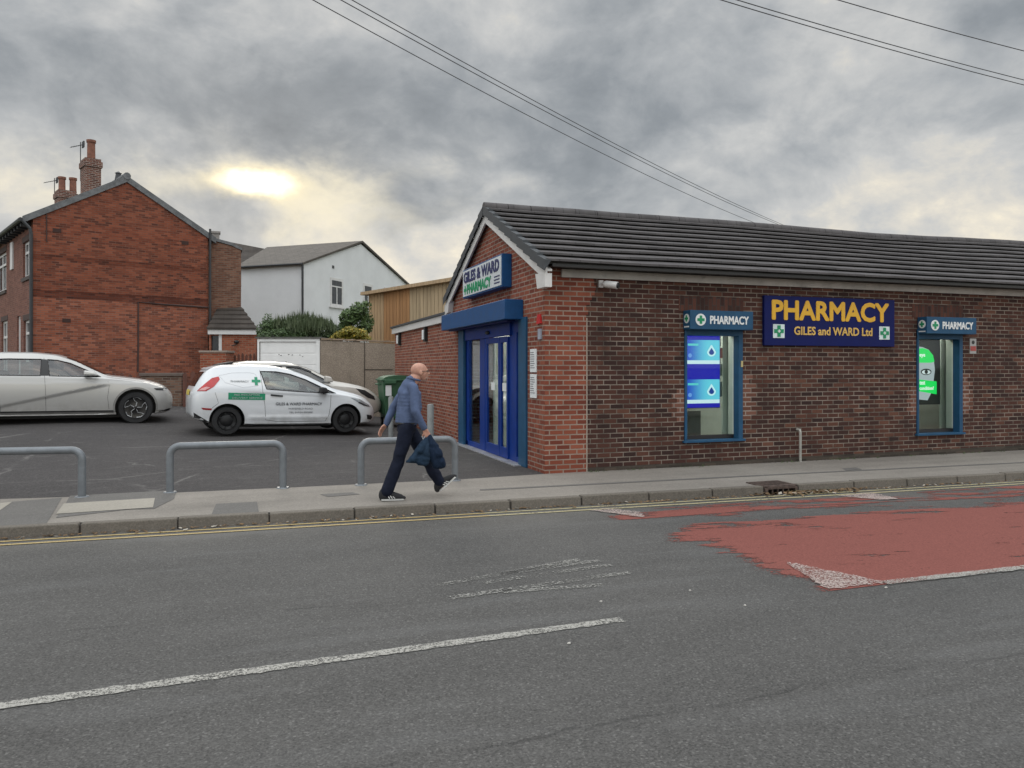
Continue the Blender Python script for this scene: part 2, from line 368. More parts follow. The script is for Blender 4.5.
# ================================================================== THE SETTING
def asphalt(name, base, var=0.35, grain=90, warm=(1, 0.99, 0.97), patches=0.15, cracks=False, scuffs=False, bumps=0.5, speck=0.5):
    m, nt, b = newmat(name); p = gpos(nt); x, y, z = sep(nt, p)
    n1 = noi(nt, p, grain, 3, 0.75); n2 = noi(nt, p, 0.45, 5, 0.6); n3 = noi(nt, p, 4.0, 5, 0.65)
    vd = S(nt, vor(nt, p, grain*1.1, 'Color')); sp = nt.nodes.new('ShaderNodeSeparateColor'); nt.links.new(vd.o, sp.inputs[0]); st = S(nt, sp.outputs[0])
    v = n1.step(0.3, 0.7)*0.55+st*0.45
    wheel = noi(nt, comb(nt, x*0.12, y*1.3, 0), 1.6, 3, 0.5)
    f = (v-0.5)*var*2+1.0+(n2-0.5)*patches*2+(n3-0.5)*0.22+(wheel-0.5)*patches*1.3
    sky_stone = st.step(0.93, 0.97)*speck
    f = f+sky_stone
    col = mixc(nt, 1.0, comb(nt, f, f, f), tuple(base*w for w in warm), 'MULTIPLY')
    if cracks:
        cy = y-(noi(nt, comb(nt, x, 0, 0), 0.5, 5, 0.65)-0.5)*0.5-3.27
        w = noi(nt, p, 9, 4, 0.7)
        ck = (1-(cy.f('ABSOLUTE')+ (w-0.5)*0.03).step(0.004, 0.022))*noi(nt, p, 2.2, 3).step(0.36, 0.56)*0.36
        cy2 = y-(noi(nt, comb(nt, x, 4, 0), 0.6, 6, 0.7)-0.5)*0.4-5.55+x*0.02
        ck2 = (1-(cy2.f('ABSOLUTE')+(w-0.5)*0.02).step(0.003, 0.014))*noi(nt, p, 1.5, 3).step(0.48, 0.6)*0.35
        # the fine mesh of wear in the wheel paths
        web = S(nt, vor(nt, comb(nt, x*5+n3*1.5, y*9+n3*1.5, 0), 1.0, 'Distance', 'DISTANCE_TO_EDGE'))
        wc = (1-web.step(0.0, 0.05))*noi(nt, p, 0.7, 4).step(0.5, 0.7)*0.28*(1-y.step(4.2, 5.2))
        col = mixc(nt, (ck+ck2+wc).clamp(), col, (0.018, 0.018, 0.018))
        # pale worn strip and dust next to the kerb
        ky = (y+x*0.035).step(7.2, 8.6)
        col = mixc(nt, ky*n2.step(0.3, 0.65)*0.35, col, (0.17, 0.158, 0.14))
        ob = noi(nt, comb(nt, x*0.35, y*2.2, 2), 1.2, 4, 0.6).step(0.5, 0.7)*0.13
        col = mixc(nt, ob, col, (0.2, 0.2, 0.2))
    if scuffs:
        a = noi(nt, comb(nt, x*1.4+y*1.0, y*7-x*2, 0), 1.0, 6, 0.7).step(0.52, 0.72)*0.42
        s2 = noi(nt, comb(nt, x*0.5-y*0.6, x*3+y*3.4, 5), 2.0, 5, 0.7).step(0.60, 0.70)*0.28
        col = mixc(nt, (a+s2).clamp(), col, (0.13, 0.125, 0.12))
        cl = S(nt, vor(nt, comb(nt, x*0.33+n3*0.12, y*0.38+n3*0.12, 0), 1.0, 'Distance', 'DISTANCE_TO_EDGE'))
        col = mixc(nt, (1-cl.step(0.0, 0.012))*noi(nt, p, 0.8, 3).step(0.45, 0.6)*0.5, col, (0.19, 0.18, 0.17))
    ln(nt, col, b.inputs['Base Color']); b.inputs['Roughness'].default_value = 0.92; b.inputs['Specular IOR Level'].default_value = 0.25
    ln(nt, bump(nt, n1*0.6+st*0.4, bumps, 0.006), b.inputs['Normal'])
    return m
M_ROAD = asphalt('road_asphalt', 0.080, var=0.55, grain=80, warm=(1.03, 1.0, 0.96), cracks=True, patches=0.24, speck=0.35)
M_LOT = asphalt('forecourt_asphalt', 0.052, var=0.4, grain=55, warm=(1.06, 0.98, 0.97), patches=0.2, scuffs=True)
M_PAVE = asphalt('pavement_concrete', 0.20, var=0.2, grain=60, warm=(1.08, 0.985, 0.87), patches=0.42, bumps=0.2, speck=0.1)
M_PATCH = asphalt('pavement_tarmac_repair', 0.125, var=0.2, grain=80, warm=(1.03, 0.98, 0.92), patches=0.1, bumps=0.3, speck=0.2)
M_FLAG = asphalt('pavement_flagstone', 0.285, var=0.10, grain=60, warm=(1.06, 0.98, 0.84), patches=0.12, bumps=0.15, speck=0.1)
M_KERB = asphalt('kerb_concrete', 0.128, var=0.25, grain=60, warm=(1.10, 0.98, 0.83), patches=0.35, bumps=0.3, speck=0.1)
M_EARTH = asphalt('far_earth', 0.09, warm=(0.8, 1.0, 0.5))
# ground to the horizon
struct(MB().add([(-900, -900, -0.03), (900, -900, -0.03), (900, 900, -0.03), (-900, 900, -0.03)], [(0, 1, 2, 3)]).build('ground', M_EARTH))
XS = [-160, -60, -30]+[-20+2*i for i in range(26)]+[60, 160]
# road
b = MB()
for a, c in zip(XS[:-1], XS[1:]):
    b.add([(a, 0.1, 0), (c, 0.1, 0), (c, kerb_y(c), 0), (a, kerb_y(a), 0)], [(0, 1, 2, 3)])
struct(b.build('road', M_ROAD))
# near pavement behind the camera with its kerb
struct(MB().box(-160, 160, -3.4, -0.06, -0.03, 0.105).build('near_pavement', M_PAVE))
struct(MB().box(-160, 160, -0.055, 0.095, -0.03, 0.11).build('near_kerb', M_KERB))
# kerb stones
b = MB(); x = -40.0; rnd = random.Random(3)
KW = 0.13
GULLY = (6.48, 7.02)
while x < 60:
    L = 0.914
    if x < GULLY[1] and x+L > GULLY[0] and not (x >= GULLY[0]):
        L = GULLY[0]-x
    elif x >= GULLY[0] and x < GULLY[1]: x = GULLY[1]; continue
    dz = rnd.uniform(-0.006, 0.006); g = 0.006+rnd.random()*0.006
    y0, y1 = kerb_y(x+g), kerb_y(x+L-g)
    b.hexa([(x+g, y0, -0.03), (x+L-g, y1, -0.03), (x+L-g, y1+KW, -0.03), (x+g, y0+KW, -0.03)], [(x+g, y0+0.012, 0.112+dz), (x+L-g, y1+0.012, 0.112+dz), (x+L-g, y1+KW, 0.112+dz), (x+g, y0+KW, 0.112+dz)])
    x += L
struct(b.build('kerb', M_KERB, bevel=0.012))
# dark bedding seen between kerb stones
b = MB(); b.hexa([(-40, kerb_y(-40)+0.02, -0.03), (GULLY[0], kerb_y(GULLY[0])+0.02, -0.03), (GULLY[0], kerb_y(GULLY[0])+0.125, -0.03), (-40, kerb_y(-40)+0.125, -0.03)], [(-40, kerb_y(-40)+0.02, 0.09), (GULLY[0], kerb_y(GULLY[0])+0.02, 0.09), (GULLY[0], kerb_y(GULLY[0])+0.125, 0.09), (-40, kerb_y(-40)+0.125, 0.09)])
b.hexa([(GULLY[1], kerb_y(GULLY[1])+0.02, -0.03), (60, kerb_y(60)+0.02, -0.03), (60, kerb_y(60)+0.125, -0.03), (GULLY[1], kerb_y(GULLY[1])+0.125, -0.03)], [(GULLY[1], kerb_y(GULLY[1])+0.02, 0.09), (60, kerb_y(60)+0.02, 0.09), (60, kerb_y(60)+0.125, 0.09), (GULLY[1], kerb_y(GULLY[1])+0.125, 0.09)])
struct(b.build('kerb_bedding', plain('damp_soil', (0.035, 0.03, 0.025), 0.95)))
# pavement: front edge at the kerb, back edge follows the forecourt line then the wall
EDGE = [(-60, 11.2), (gp(0, 499, .1).x, gp(0, 499, .1).y), (gp(100, 496, .1).x, gp(100, 496, .1).y), (gp(300, 487, .1).x, gp(300, 487, .1).y), (gp(458, 479.5, .1).x, gp(458, 479.5, .1).y), (4.2, 10.58), (4.3, 10.9), (60, 10.9)]
def edge_y(x):
    for (a, b_), (c, d) in zip(EDGE[:-1], EDGE[1:]):
        if a <= x <= c: return b_+(d-b_)*(x-a)/(c-a)
    return EDGE[-1][1]
b = MB(); xs = sorted(set([-60, -30, -15]+[-10+0.5*i for i in range(50)]+[GULLY[0], GULLY[1], 20, 60]+[e[0] for e in EDGE]))
for a, c in zip(xs[:-1], xs[1:]):
    if GULLY[0]-0.01 <= a < GULLY[1]-0.01:
        b.add([(a, kerb_y(a)+0.42, .1), (c, kerb_y(c)+0.42, .1), (c, edge_y(c), .1), (a, edge_y(a), .1)], [(0, 1, 2, 3)])
    else:
        b.add([(a, kerb_y(a)+KW, .1), (c, kerb_y(c)+KW, .1), (c, edge_y(c), .1), (a, edge_y(a), .1)], [(0, 1, 2, 3)])
struct(b.build('pavement', M_PAVE))
# forecourt, rising gently to the back left
b = MB(); gx = [-40, -20]+[-12+0.9*i for i in range(18)]+[4.2]; ny = 24
rows = []
for x_ in gx:
    y0 = edge_y(x_)
    rows.append([(x_, y0-0.08*(j == 0)+(34-y0)*(j/ny)**1.3, lot_z(x_, y0+(34-y0)*(j/ny)**1.3)-0.004) for j in range(ny+1)])
vs = [p for r in rows for p in r]; k = ny+1
b.add(vs, [(i*k+j, (i+1)*k+j, (i+1)*k+j+1, i*k+j+1) for i in range(len(gx)-1) for j in range(ny)])
struct(b.build('forecourt', M_LOT))
def ragged(poly, j, step=0.035, seed=1):
    rr = random.Random(seed); out = []; P = [Vector(p).to_2d() for p in poly]
    for a, c in zip(P, P[1:]+P[:1]):
        n = max(1, int((c-a).length/step)); d = (c-a).normalized() if (c-a).length else Vector((0, 0)); nn = Vector((-d.y, d.x))
        for i in range(n):
            p = a+(c-a)*(i/n); out.append(p+nn*(rr.gauss(0, j)+0.7*j*noise.noise(Vector((p.x*2.3, p.y*2.3, seed))))+d*rr.gauss(0, j))
    return out
def sheet(name, poly, z, mat, parent=None, rag=0.0):
    if rag: poly = ragged(poly, rag, seed=len(name)+int(abs(poly[0][0])*10))
    b = MB(); b.add([(p[0], p[1], z) for p in poly], [tuple(range(len(poly)))]); o = b.build(name, mat, fix=False); return struct(o)
def gq(*pts, z=0.1): return [gp(a, c, z).xy for a, c in pts]
# repairs and flagstones set in the pavement
sheet('pavement_repair', gq((12, 502), (62, 498), (46, 524.5), (-25, 529.5), (-30, 508)), 0.104, M_PATCH)
sheet('pavement_repair', gq((70, 496), (172, 490.5), (176, 493), (174, 499), (154, 509), (130, 509.5), (56, 518), (62, 510)), 0.104, M_PATCH)
sheet('pavement_flagstone', gq((64, 504), (155, 498.5), (153, 508), (56, 514.5)), 0.108, M_FLAG)
sheet('pavement_flagstone', gq((-14, 505), (12, 502.5), (0, 511), (-40, 514.5)), 0.108, M_FLAG)
sheet('pavement_repair', gq((216, 504), (257, 502), (259, 513), (211, 516)), 0.104, M_PATCH)
sheet('pavement_repair', gq((320, 494.5), (352, 492.5), (360, 494.5), (328, 497)), 0.104, M_PATCH)
sheet('pavement_repair', gq((842, 468.6), (856, 467.6), (862, 469.6), (846, 470.6)), 0.104, M_PATCH)
# long shallow joint line in the right half of the pavement
sheet('pavement_joint', gq((480, 489.5), (800, 473.0), (1100, 458.5), (1100, 459.3), (800, 474.0), (480, 490.7)), 0.104, M_PATCH)
# ---------------------------------------------------------------- road markings
def paint(name, col, wear=0.45, scale=26, x_edge=None, streak=False, rough=0.7):
    m = bpy.data.materials.new(name); m.use_nodes = True; nt = m.node_tree; bs = nt.nodes['Principled BSDF']; out = nt.nodes['Material Output']
    p = gpos(nt); x, y, z = sep(nt, p); n = noi(nt, p, scale, 5, 0.75); n2 = noi(nt, p, 2.0, 4, 0.6); n3 = noi(nt, p, 70, 2, 0.7)
    c = mixc(nt, n3.step(0.3, 0.7), tuple(v*0.74 for v in col), tuple(min(1, v*1.14) for v in col)); c = mixc(nt, n2*0.35, c, tuple(v*0.65 for v in col)); ln(nt, c, bs.inputs['Base Color'])
    bs.inputs['Roughness'].default_value = rough; bs.inputs['Specular IOR Level'].default_value = 0.2
    a = (n*0.75+n2*0.25+n3*0.12)
    mask = a.step(wear-0.03, wear+0.05)
    if streak:
        s = noi(nt, comb(nt, x*0.95+y*0.5, y*4.4+x*0.7, 0), 1.0, 7, 0.72)
        edge = x-4.12+(s-0.5)*(y.step(4.6, 6.6)*2.6+0.7)
        keep = edge.step(-0.30, 0.40)
        lane = ((y+x*0.02-7.38)/0.36); lane = (lane*lane*-1.0).f('EXPONENT')
        lane2 = ((y+x*0.02-8.05)/0.28); lane2 = (lane2*lane2*-1.0).f('EXPONENT')
        far = (1-x.step(7.0, 14.0)*0.5)
        keep = keep*(1-((lane*0.85+lane2*0.58)*far+(s-0.5)*3.6-0.36+(n-0.5)*1.2).step(-0.22, 0.42))
        thin = (s+n*0.5-0.9).step(-0.02, 0.1)*0.0
        # last scraps of red further left, next to the kerb triangle
        scr = (1-((y-7.72)/0.2).f('ABSOLUTE').step(0.6, 1.1))*x.step(3.6, 4.2)*(1-x.step(5.2, 6.0))*(s+n*0.35-0.62).step(0.0, 0.05)
        keep = keep.f('MAXIMUM', scr)
        grit = noi(nt, p, 38, 4, 0.8)
        mask = mask*(keep+(n-0.5)*0.9+(grit-0.5)*1.1).step(0.42, 0.56)
    tr = nt.nodes.new('ShaderNodeBsdfTransparent'); mx = nt.nodes.new('ShaderNodeMixShader')
    ln(nt, mask, mx.inputs[0]); nt.links.new(tr.outputs[0], mx.inputs[1]); nt.links.new(bs.outputs[0], mx.inputs[2]); nt.links.new(mx.outputs[0], out.inputs['Surface'])
    return m
M_WHITE = paint('worn_white_paint', (0.37, 0.36, 0.33), 0.525, scale=75)
M_WHITE2 = paint('worn_out_white_paint', (0.28, 0.275, 0.255), 0.575, scale=48)
M_WHITE3 = paint('fresh_white_paint', (0.42, 0.34, 0.31), 0.535, scale=55)
M_YEL = paint('worn_yellow_paint', (0.42, 0.32, 0.15), 0.40)
M_YEL2 = paint('faded_cream_paint', (0.42, 0.37, 0.22), 0.47)
M_RED = paint('red_road_surfacing', (0.225, 0.078, 0.064), 0.41, streak=True, rough=0.9)
def strip(name, p0, p1, w, mat, z=0.006):
    p0, p1 = Vector(p0).to_2d(), Vector(p1).to_2d(); d = (p1-p0).normalized(); n = Vector((-d.y, d.x))*w/2
    return sheet(name, [p0-n, p1-n, p1+n, p0+n], z, mat, rag=min(0.0045, w*0.05) if (p1-p0).length < 12 else 0.0)
ra = [(2.9, 4.62), (40, 4.50), (40, 8.0-0.9)]+[(3.0, 8.25)]
sheet('red_surfacing', [(2.6, 4.66), (60, 4.30), (60, kerb_y(60)-0.42), (2.6, kerb_y(2.6)-0.42)], 0.004, M_RED)
c0, c1 = gp(-14, 708.5), gp(622, 620)
strip('centre_line', c0, c1, 0.088, M_WHITE)
dd = (c1-c0).normalized()
strip('centre_line', gp(884, 584), gp(1024, 568.5), 0.095, M_WHITE, 0.012)
e0 = gp(884, 584); e1 = gp(1024, 568.5); ed = (e1-e0).normalized()
strip('centre_line', e1, e1+ed*9, 0.095, M_WHITE, 0.012)
strip('centre_line', c0-dd*6.5, c0-dd*2.5, 0.105, M_WHITE)
for (a, b_) in (((436.7, 585.9), (579.7, 559.8)), ((483, 583.5), (611, 564.9)), ((451, 598), (630.7, 572.6)), ((503, 592), (602, 585.5)), ((500, 574.5), (600, 561))):
    strip('worn_centre_marking', gp(*a), gp(*b_), 0.085, M_WHITE2)
sheet('triangle_marking', gq((785, 562.5), (888, 583.5), (826, 590.5), z=0), 0.012, M_WHITE3, rag=0.012)
sheet('triangle_marking', gq((590, 511), (608, 509.3), (641, 512.5), (643, 518), z=0), 0.012, M_WHITE3, rag=0.010)
sheet('triangle_marking', gq((838, 496.5), (872, 493.2), (899, 499.5), (880, 500.5), z=0), 0.012, M_WHITE3, rag=0.010)
for off, mt, w in ((0.30, M_YEL, 0.055), (0.14, M_YEL, 0.05)):
    strip('yellow_line', (-30, kerb_y(-30)-off), (2.6, kerb_y(2.6)-off), w, mt)
strip('yellow_line', (2.6, kerb_y(2.6)-0.30), (40, kerb_y(40)-0.30), 0.055, M_YEL2)
strip('yellow_line', (2.6, kerb_y(2.6)-0.14), (40, kerb_y(40)-0.14), 0.05, M_YEL2)
# leaves, grit and litter lying in the gutter
m_l = plain('dry_leaf', (0.16, 0.10, 0.05), 0.9, var=0.5, vs=2)
m_p = plain('pale_scrap', (0.42, 0.38, 0.32), 0.9, var=0.4, vs=2)
b = MB(); b2 = MB(); rnd = random.Random(11)
for i in range(900):
    x_ = rnd.uniform(-8, 16); y_ = kerb_y(x_)-abs(rnd.gauss(0, 0.055))-0.008; s_ = rnd.uniform(0.006, 0.022)
    t = rnd.uniform(0, 6.28); u = Vector((math.cos(t), math.sin(t), rnd.uniform(-.3, .3)))*s_; v = Vector((-math.sin(t), math.cos(t), rnd.uniform(-.3, .3)))*s_*0.6
    (b if rnd.random() < 0.88 else b2).obox((x_, y_, 0.012+s_*0.3), u, v, (0, 0, 0.0015))
for i in range(160):
    a = rnd.gauss(7.2, 0.35); y_ = kerb_y(a)-abs(rnd.gauss(0, 0.10)); s_ = rnd.uniform(0.012, 0.035)
    t = rnd.uniform(0, 6.28); u = Vector((math.cos(t), math.sin(t), rnd.uniform(-.4, .4)))*s_; v = Vector((-math.sin(t), math.cos(t), rnd.uniform(-.4, .4)))*s_*0.6
    (b if rnd.random() < 0.88 else b2).obox((a, y_, 0.02+s_*0.3), u, v, (0, 0, 0.0015))
tag(b.build('gutter_leaves', m_l), 'brown dead leaves and grit lying along the kerb gutter', 'leaves', kind='stuff')
tag(b2.build('gutter_litter', m_p), 'pale scraps and grit scattered along the kerb gutter', 'litter', kind='stuff')
m_peb = plain('pale_pebble', (0.5, 0.48, 0.44), 0.9)
b = MB()
for (a, c) in ((690, 591), (569, 644), (601, 602), (745, 606), (886, 588)):
    p = gp(a, c); b.ball((p.x, p.y, 0.005), 0.009+rnd.random()*0.005, 0.008, 0.006, 7, 4)
tag(b.build('road_chippings', m_peb), 'tiny pale chippings lying loose on the road', 'stones', kind='stuff')
# gully
t = thing('kerb_drain', 'rusty iron kerb inlet drain with slotted mouth in pavement edge', 'drain', (6.75, kerb_y(6.75)+0.2, 0))
m_iron = plain('rusty_iron', (0.085, 0.06, 0.05), 0.75, 0.3, var=0.4, vs=20, bmp=0.3); m_hole = plain('black_void', (0.006, 0.006, 0.006), 1.0)
a0, a1 = GULLY; ky = kerb_y(6.75)
b = MB(); b.box(a0+.005, a1-.005, ky+0.03, ky+0.42, 0.085, 0.113); b.build('cover_plate', m_iron, t, world=True, bevel=0.004)
b = MB()
for i in range(8): b.box(a0+0.04+i*0.06, a0+0.065+i*0.06, ky+0.08, ky+0.38, 0.114, 0.119)
b.build('tread', m_iron, t, world=True)
b = MB(); b.box(a0+.005, a0+.05, ky, ky+0.3, -0.02, 0.084); b.box(a1-.05, a1-.005, ky, ky+0.3, -0.02, 0.084); b.box(a0+.05, a1-.05, ky, ky+.03, 0.07, 0.1)
for i in range(4): b.box(a0+0.12+i*0.085, a0+0.135+i*0.085, ky+0.005, ky+0.03, 0.0, 0.07)
b.build('frame', m_iron, t, world=True)
b = MB(); b.box(a0+.05, a1-.05, ky+0.12, ky+0.14, -0.02, 0.08); b.build('mouth', m_hole, t, world=True)
# weeds by the drain
b = MB(); rnd = random.Random(5)
for i in range(140):
    x_ = rnd.gauss(7.15, 0.22); y_ = kerb_y(x_)-abs(rnd.gauss(0, .03)); h = rnd.uniform(0.02, 0.06); t_ = rnd.uniform(0, 6.28)
    d = Vector((math.cos(t_), math.sin(t_), 0))
    p = Vector((x_, y_, 0)); b.add([p-d*0.004, p+d*0.004, p+d.orthogonal()*0.01+Vector((rnd.gauss(0, .02), rnd.gauss(0, .02), h))], [(0, 1, 2)])
tag(b.build('gutter_weeds', plain('weed', (0.07, 0.11, 0.035), 0.8, var=0.4), fix=False), 'small green weeds growing in the gutter beside the drain', 'weeds', kind='stuff')
b = MB(); rnd = random.Random(8)
for i in range(420):
    u = rnd.random(); x_ = 4.9+u*9; y_ = 10.55-abs(rnd.gauss(0, 0.03)); 
    if noise.noise(Vector((x_*1.7, 0, 0))) < 0.05: continue
    h = rnd.uniform(0.015, 0.05); t_ = rnd.uniform(0, 6.28); d = Vector((math.cos(t_), math.sin(t_), 0)); p = Vector((x_, y_, 0.1))
    b.add([p-d*0.005, p+d*0.005, p+Vector((rnd.gauss(0, .02), rnd.gauss(0, .02), h))], [(0, 1, 2)])
tag(b.build('wall_foot_weeds', MATS['weed'], fix=False), 'sparse weeds along the foot of the old brick wall', 'weeds', kind='stuff')

# ================================================================== THE PHARMACY
NEWB = brick('new_red_brick', [(0.0, (0.135, 0.036, 0.024)), (0.35, (0.185, 0.050, 0.031)), (0.7, (0.235, 0.068, 0.040)), (1.0, (0.28, 0.090, 0.054))], (0.27, 0.205, 0.165), stain=0.18, ms=0.010)
OLDB = brick('old_dark_brick', [(0.0, (0.028, 0.016, 0.015)), (0.22, (0.048, 0.023, 0.019)), (0.5, (0.063, 0.027, 0.021)), (0.8, (0.088, 0.037, 0.026)), (1.0, (0.15, 0.068, 0.045))], (0.175, 0.148, 0.122), stain=0.75, stain_col=(0.024, 0.017, 0.015), ms=0.0075, mvar=0.5)
REPB = brick('repair_brick', [(0.0, (0.10, 0.045, 0.032)), (0.5, (0.15, 0.065, 0.045)), (1.0, (0.19, 0.09, 0.065))], (0.27, 0.22, 0.19), stain=0.2, ms=0.011)
ARCHB = brick('soldier_brick', [(0.0, (0.035, 0.02, 0.018)), (0.5, (0.085, 0.036, 0.026)), (1.0, (0.14, 0.055, 0.038))], (0.06, 0.045, 0.04), stain=0.3, rot=True, ms=0.008)
M_NAVY = plain('navy_panel', (0.003, 0.008, 0.085), 0.6, var=0.08, spec=0.2)
M_BLUE = plain('signal_blue_coat', (0.008, 0.065, 0.19), 0.5, var=0.10, spec=0.3)
M_SLATEBLUE = plain('dusty_blue_coat', (0.014, 0.070, 0.145), 0.55, var=0.12, dirt=0.25, spec=0.3)
M_ROYAL = plain('royal_blue_frame', (0.003, 0.030, 0.20), 0.5, var=0.12, spec=0.25)
M_UPVC = plain('white_upvc', (0.62, 0.61, 0.60), 0.4, var=0.06, dirt=0.1)
M_FASC = plain('weathered_white_fascia', (0.40, 0.385, 0.36), 0.6, var=0.14, vs=3, dirt=0.45)
M_TILE = plain('grey_concrete_tile', (0.062, 0.058, 0.058), 0.75, var=0.3, vs=2.5, bmp=0.3, dirt=0.3)
M_TILE2 = plain('verge_unit_grey', (0.045, 0.050, 0.056), 0.65, var=0.15)
M_BLACK = plain('black_plastic', (0.012, 0.012, 0.013), 0.45)
M_GUT = plain('dark_gutter', (0.03, 0.032, 0.036), 0.45)
M_GLASS = glass('window_glass', (0.85, 0.90, 0.88), 0.0)
M_DGLASS = glass('door_glass', (0.80, 0.86, 0.86), 0.12)
M_PALE = plain('pale_interior_wall', (0.55, 0.58, 0.52), 0.7, var=0.04)
M_FLOOR = plain('vinyl_floor', (0.20, 0.20, 0.19), 0.5)
M_WTXT = plain('white_vinyl', (0.72, 0.74, 0.74), 0.5, var=0.03)
M_GREEN = plain('pharmacy_green', (0.0, 0.25, 0.10), 0.5, var=0.05)
M_YTXT = plain('amber_letter', (0.72, 0.40, 0.02), 0.45, var=0.05)
M_NTXT = plain('navy_letter', (0.01, 0.02, 0.10), 0.45)
M_STEEL = plain('galvanised_steel', (0.30, 0.33, 0.36), 0.5, 0.35, var=0.12, dirt=0.15)
ph = thing('pharmacy_building', 'long low brick pharmacy with dark tiled pitched roof at the roadside', 'shop', (4.2, 10.6, 0.0))
WX = 24.0
W1 = (6.60, 7.70, 0.52, 2.38); W2 = (11.43, 12.53, 0.49, 2.38)
DOOR = (11.62, 15.60, 0.05, 2.62)
# front wall, the old brick, with the new corner pier
b = MB(); b.walls(4.88, WX, 0.0, 3.26, [W1, W2], 10.6, 10.85); b.build('wall', OLDB, ph, world=True)
# pier: toothed edge towards the old wall
b = MB(); b.box(4.2, 4.88, 10.598, 10.85, 0.0, 3.26)
for k_, e in ((0, .03), (1, .0), (2, .06), (3, .09), (4, .14), (5, .16), (6, .13), (7, .12)):
    b.box(4.88, 4.88+e+0.002, 10.594, 10.598, 2.50+k_*0.075, 2.575+k_*0.075)
b.build('corner_pier', NEWB, ph, world=True)
b = MB(); b.box(4.882, 4.898, 10.592, 10.5985, 0.1, 2.45); b.build('mortar_joint', plain('mortar', (0.36, 0.30, 0.25), 0.9), ph, world=True)
# gable wall (long extension included) facing the forecourt
b = MB(); b.walls(10.852, 22.9, 0.0, 2.72, [DOOR], 4.2, 4.45, axis='y'); b.build('gable_wall', NEWB, ph, world=True, uvo=(0.1, 0))
b = MB(); b.prism([(10.852, 2.722), (16.18, 2.722), (16.18, 3.08), (13.3, 4.52), (10.852, 3.40)], 'x', 4.2, 4.45); b.build('gable_top', NEWB, ph, world=True, uvo=(0.1, 0))
# far and back walls of the shop
b = MB(); b.box(WX-0.25, WX, 10.85, 16.2, 0, 3.2); b.box(4.46, WX-0.25, 16.0, 16.2, 0, 3.1); b.box(4.46, 14, 22.65, 22.9, 0, 2.72); b.box(13.75, 14, 16.2, 22.65, 0, 2.72)
b.build('rear_wall', NEWB, ph, world=True)
# interior
b = MB(); b.box(4.46, 16, 10.86, 15.98, 0.05, 0.12); b.build('floor', M_FLOOR, ph, world=True)
b = MB(); b.box(4.46, 16, 10.86, 15.98, 2.62, 2.68); b.build('ceiling', M_PALE, ph, world=True)
b = MB(); b.box(9.0, 9.1, 10.86, 15.98, 0.12, 2.62); b.box(4.7, 9.0, 14.6, 14.7, 0.12, 2.62); b.box(9.1, 15.9, 13.0, 13.1, 0.12, 2.62); b.box(15.9, 16, 10.86, 15.98, 0.12, 2.62)
b.build('partition', M_PALE, ph, world=True)
m_sl = emis('shop_light', (1.0, 0.97, 0.88), 11.0)
for (a, c) in ((6.0, 12.4), (7.7, 11.9), (7.1, 11.25), (12.2, 11.3), (13.3, 12.0), (6.3, 13.9), (5.2, 13.2), (5.2, 14.5), (5.2, 11.9)):
    MB().box(a-0.3, a+0.3, c-0.3, c+0.3, 2.60, 2.619).build('ceiling_light', m_sl, ph, world=True)
# plinth render at the foot of the old wall
b = MB(); b.hexa([(4.9, 10.585, 0.0), (WX, 10.585, 0.0), (WX, 10.599, 0.0), (4.9, 10.599, 0.0)], [(4.9, 10.592, 0.16), (WX, 10.592, 0.24), (WX, 10.599, 0.24), (4.9, 10.599, 0.16)])
b.build('plinth', brick('painted_plinth', [(0, (0.03, 0.025, 0.02)), (0.6, (0.055, 0.045, 0.037)), (1, (0.085, 0.065, 0.05))], (0.06, 0.05, 0.04), stain=0.5), ph, world=True)
# soldier arches and light repairs round the windows
for (x0, x1, z0, z1) in (W1, W2):
    b = MB(); b.box(x0-0.10, x1+0.02, 10.594, 10.599, 2.60, 2.84); b.build('brick_arch', ARCHB, ph, world=True)
    b = MB(); bl_ = MB()
    for k_ in range(10):
        e = (0.12, 0.22)[k_ % 2]*(1.0 if k_ < 8 else 0.7)
        z = 0.825+k_*0.075
        b.box(x1+0.002, x1+0.05+e, 10.5945, 10.599, z, z+0.075)
        if k_ < 7: bl_.box(x0-0.03-e*0.9, x0-0.002, 10.5945, 10.599, z-0.0, z+0.075)
    b.build('brick_repair', REPB, ph, world=True); bl_.build('brick_repair', REPB, ph, world=True)
# windows
def shop_window(x0, x1, z0, z1):
    w = MB(); y0 = 10.575; fw = 0.07
    w.box(x0+.002, x0+0.045, y0, 10.78, z0, z1); w.box(x1-0.085, x1-.002, y0, 10.72, z0, z1); w.box(x0+.002, x1-.002, y0+.003, 10.80, z1-fw-0.1, z1-.002)
    fr = w.build('window_frame', M_SLATEBLUE, ph, world=True, bevel=0.004)
    MB().box(x0+0.05, x1-0.09, 10.735, 10.745, z0+0.06, z1-0.18).build('pane', M_GLASS, fr, world=True)
    w = MB(); w.box(x0+.045, x1-0.085, 10.71, 10.78, z0+0.004, z0+0.065)
    w.build('sash', M_BLACK, fr, world=True)
    MB().box(x1-0.08, x1-.003, 10.7205, 10.87, z0, z1).build('reveal', M_PALE, fr, world=True)
    MB().box(x0-0.03, x1+0.03, 10.54, 10.80, z0-0.035, z0+0.002).build('sill', M_SLATEBLUE, fr, world=True, bevel=0.004)
    return fr
shop_window(*W1); shop_window(*W2)
MB().box(7.655, 7.69, 10.56, 10.574, 1.70, 1.80).build('sticker', plain('cream_sticker', (0.5, 0.42, 0.2), 0.6), ph, world=True)
# partitions seen just inside the windows
MB().box(7.60, 8.2, 11.0, 11.05, 0.2, 2.6).build('inner_panel', plain('pale_panel', (0.50, 0.56, 0.50), 0.6, var=0.03), ph, world=True)
MB().box(12.48, 13.1, 11.0, 11.05, 0.2, 2.6).build('inner_panel', MATS['pale_panel'], ph, world=True)
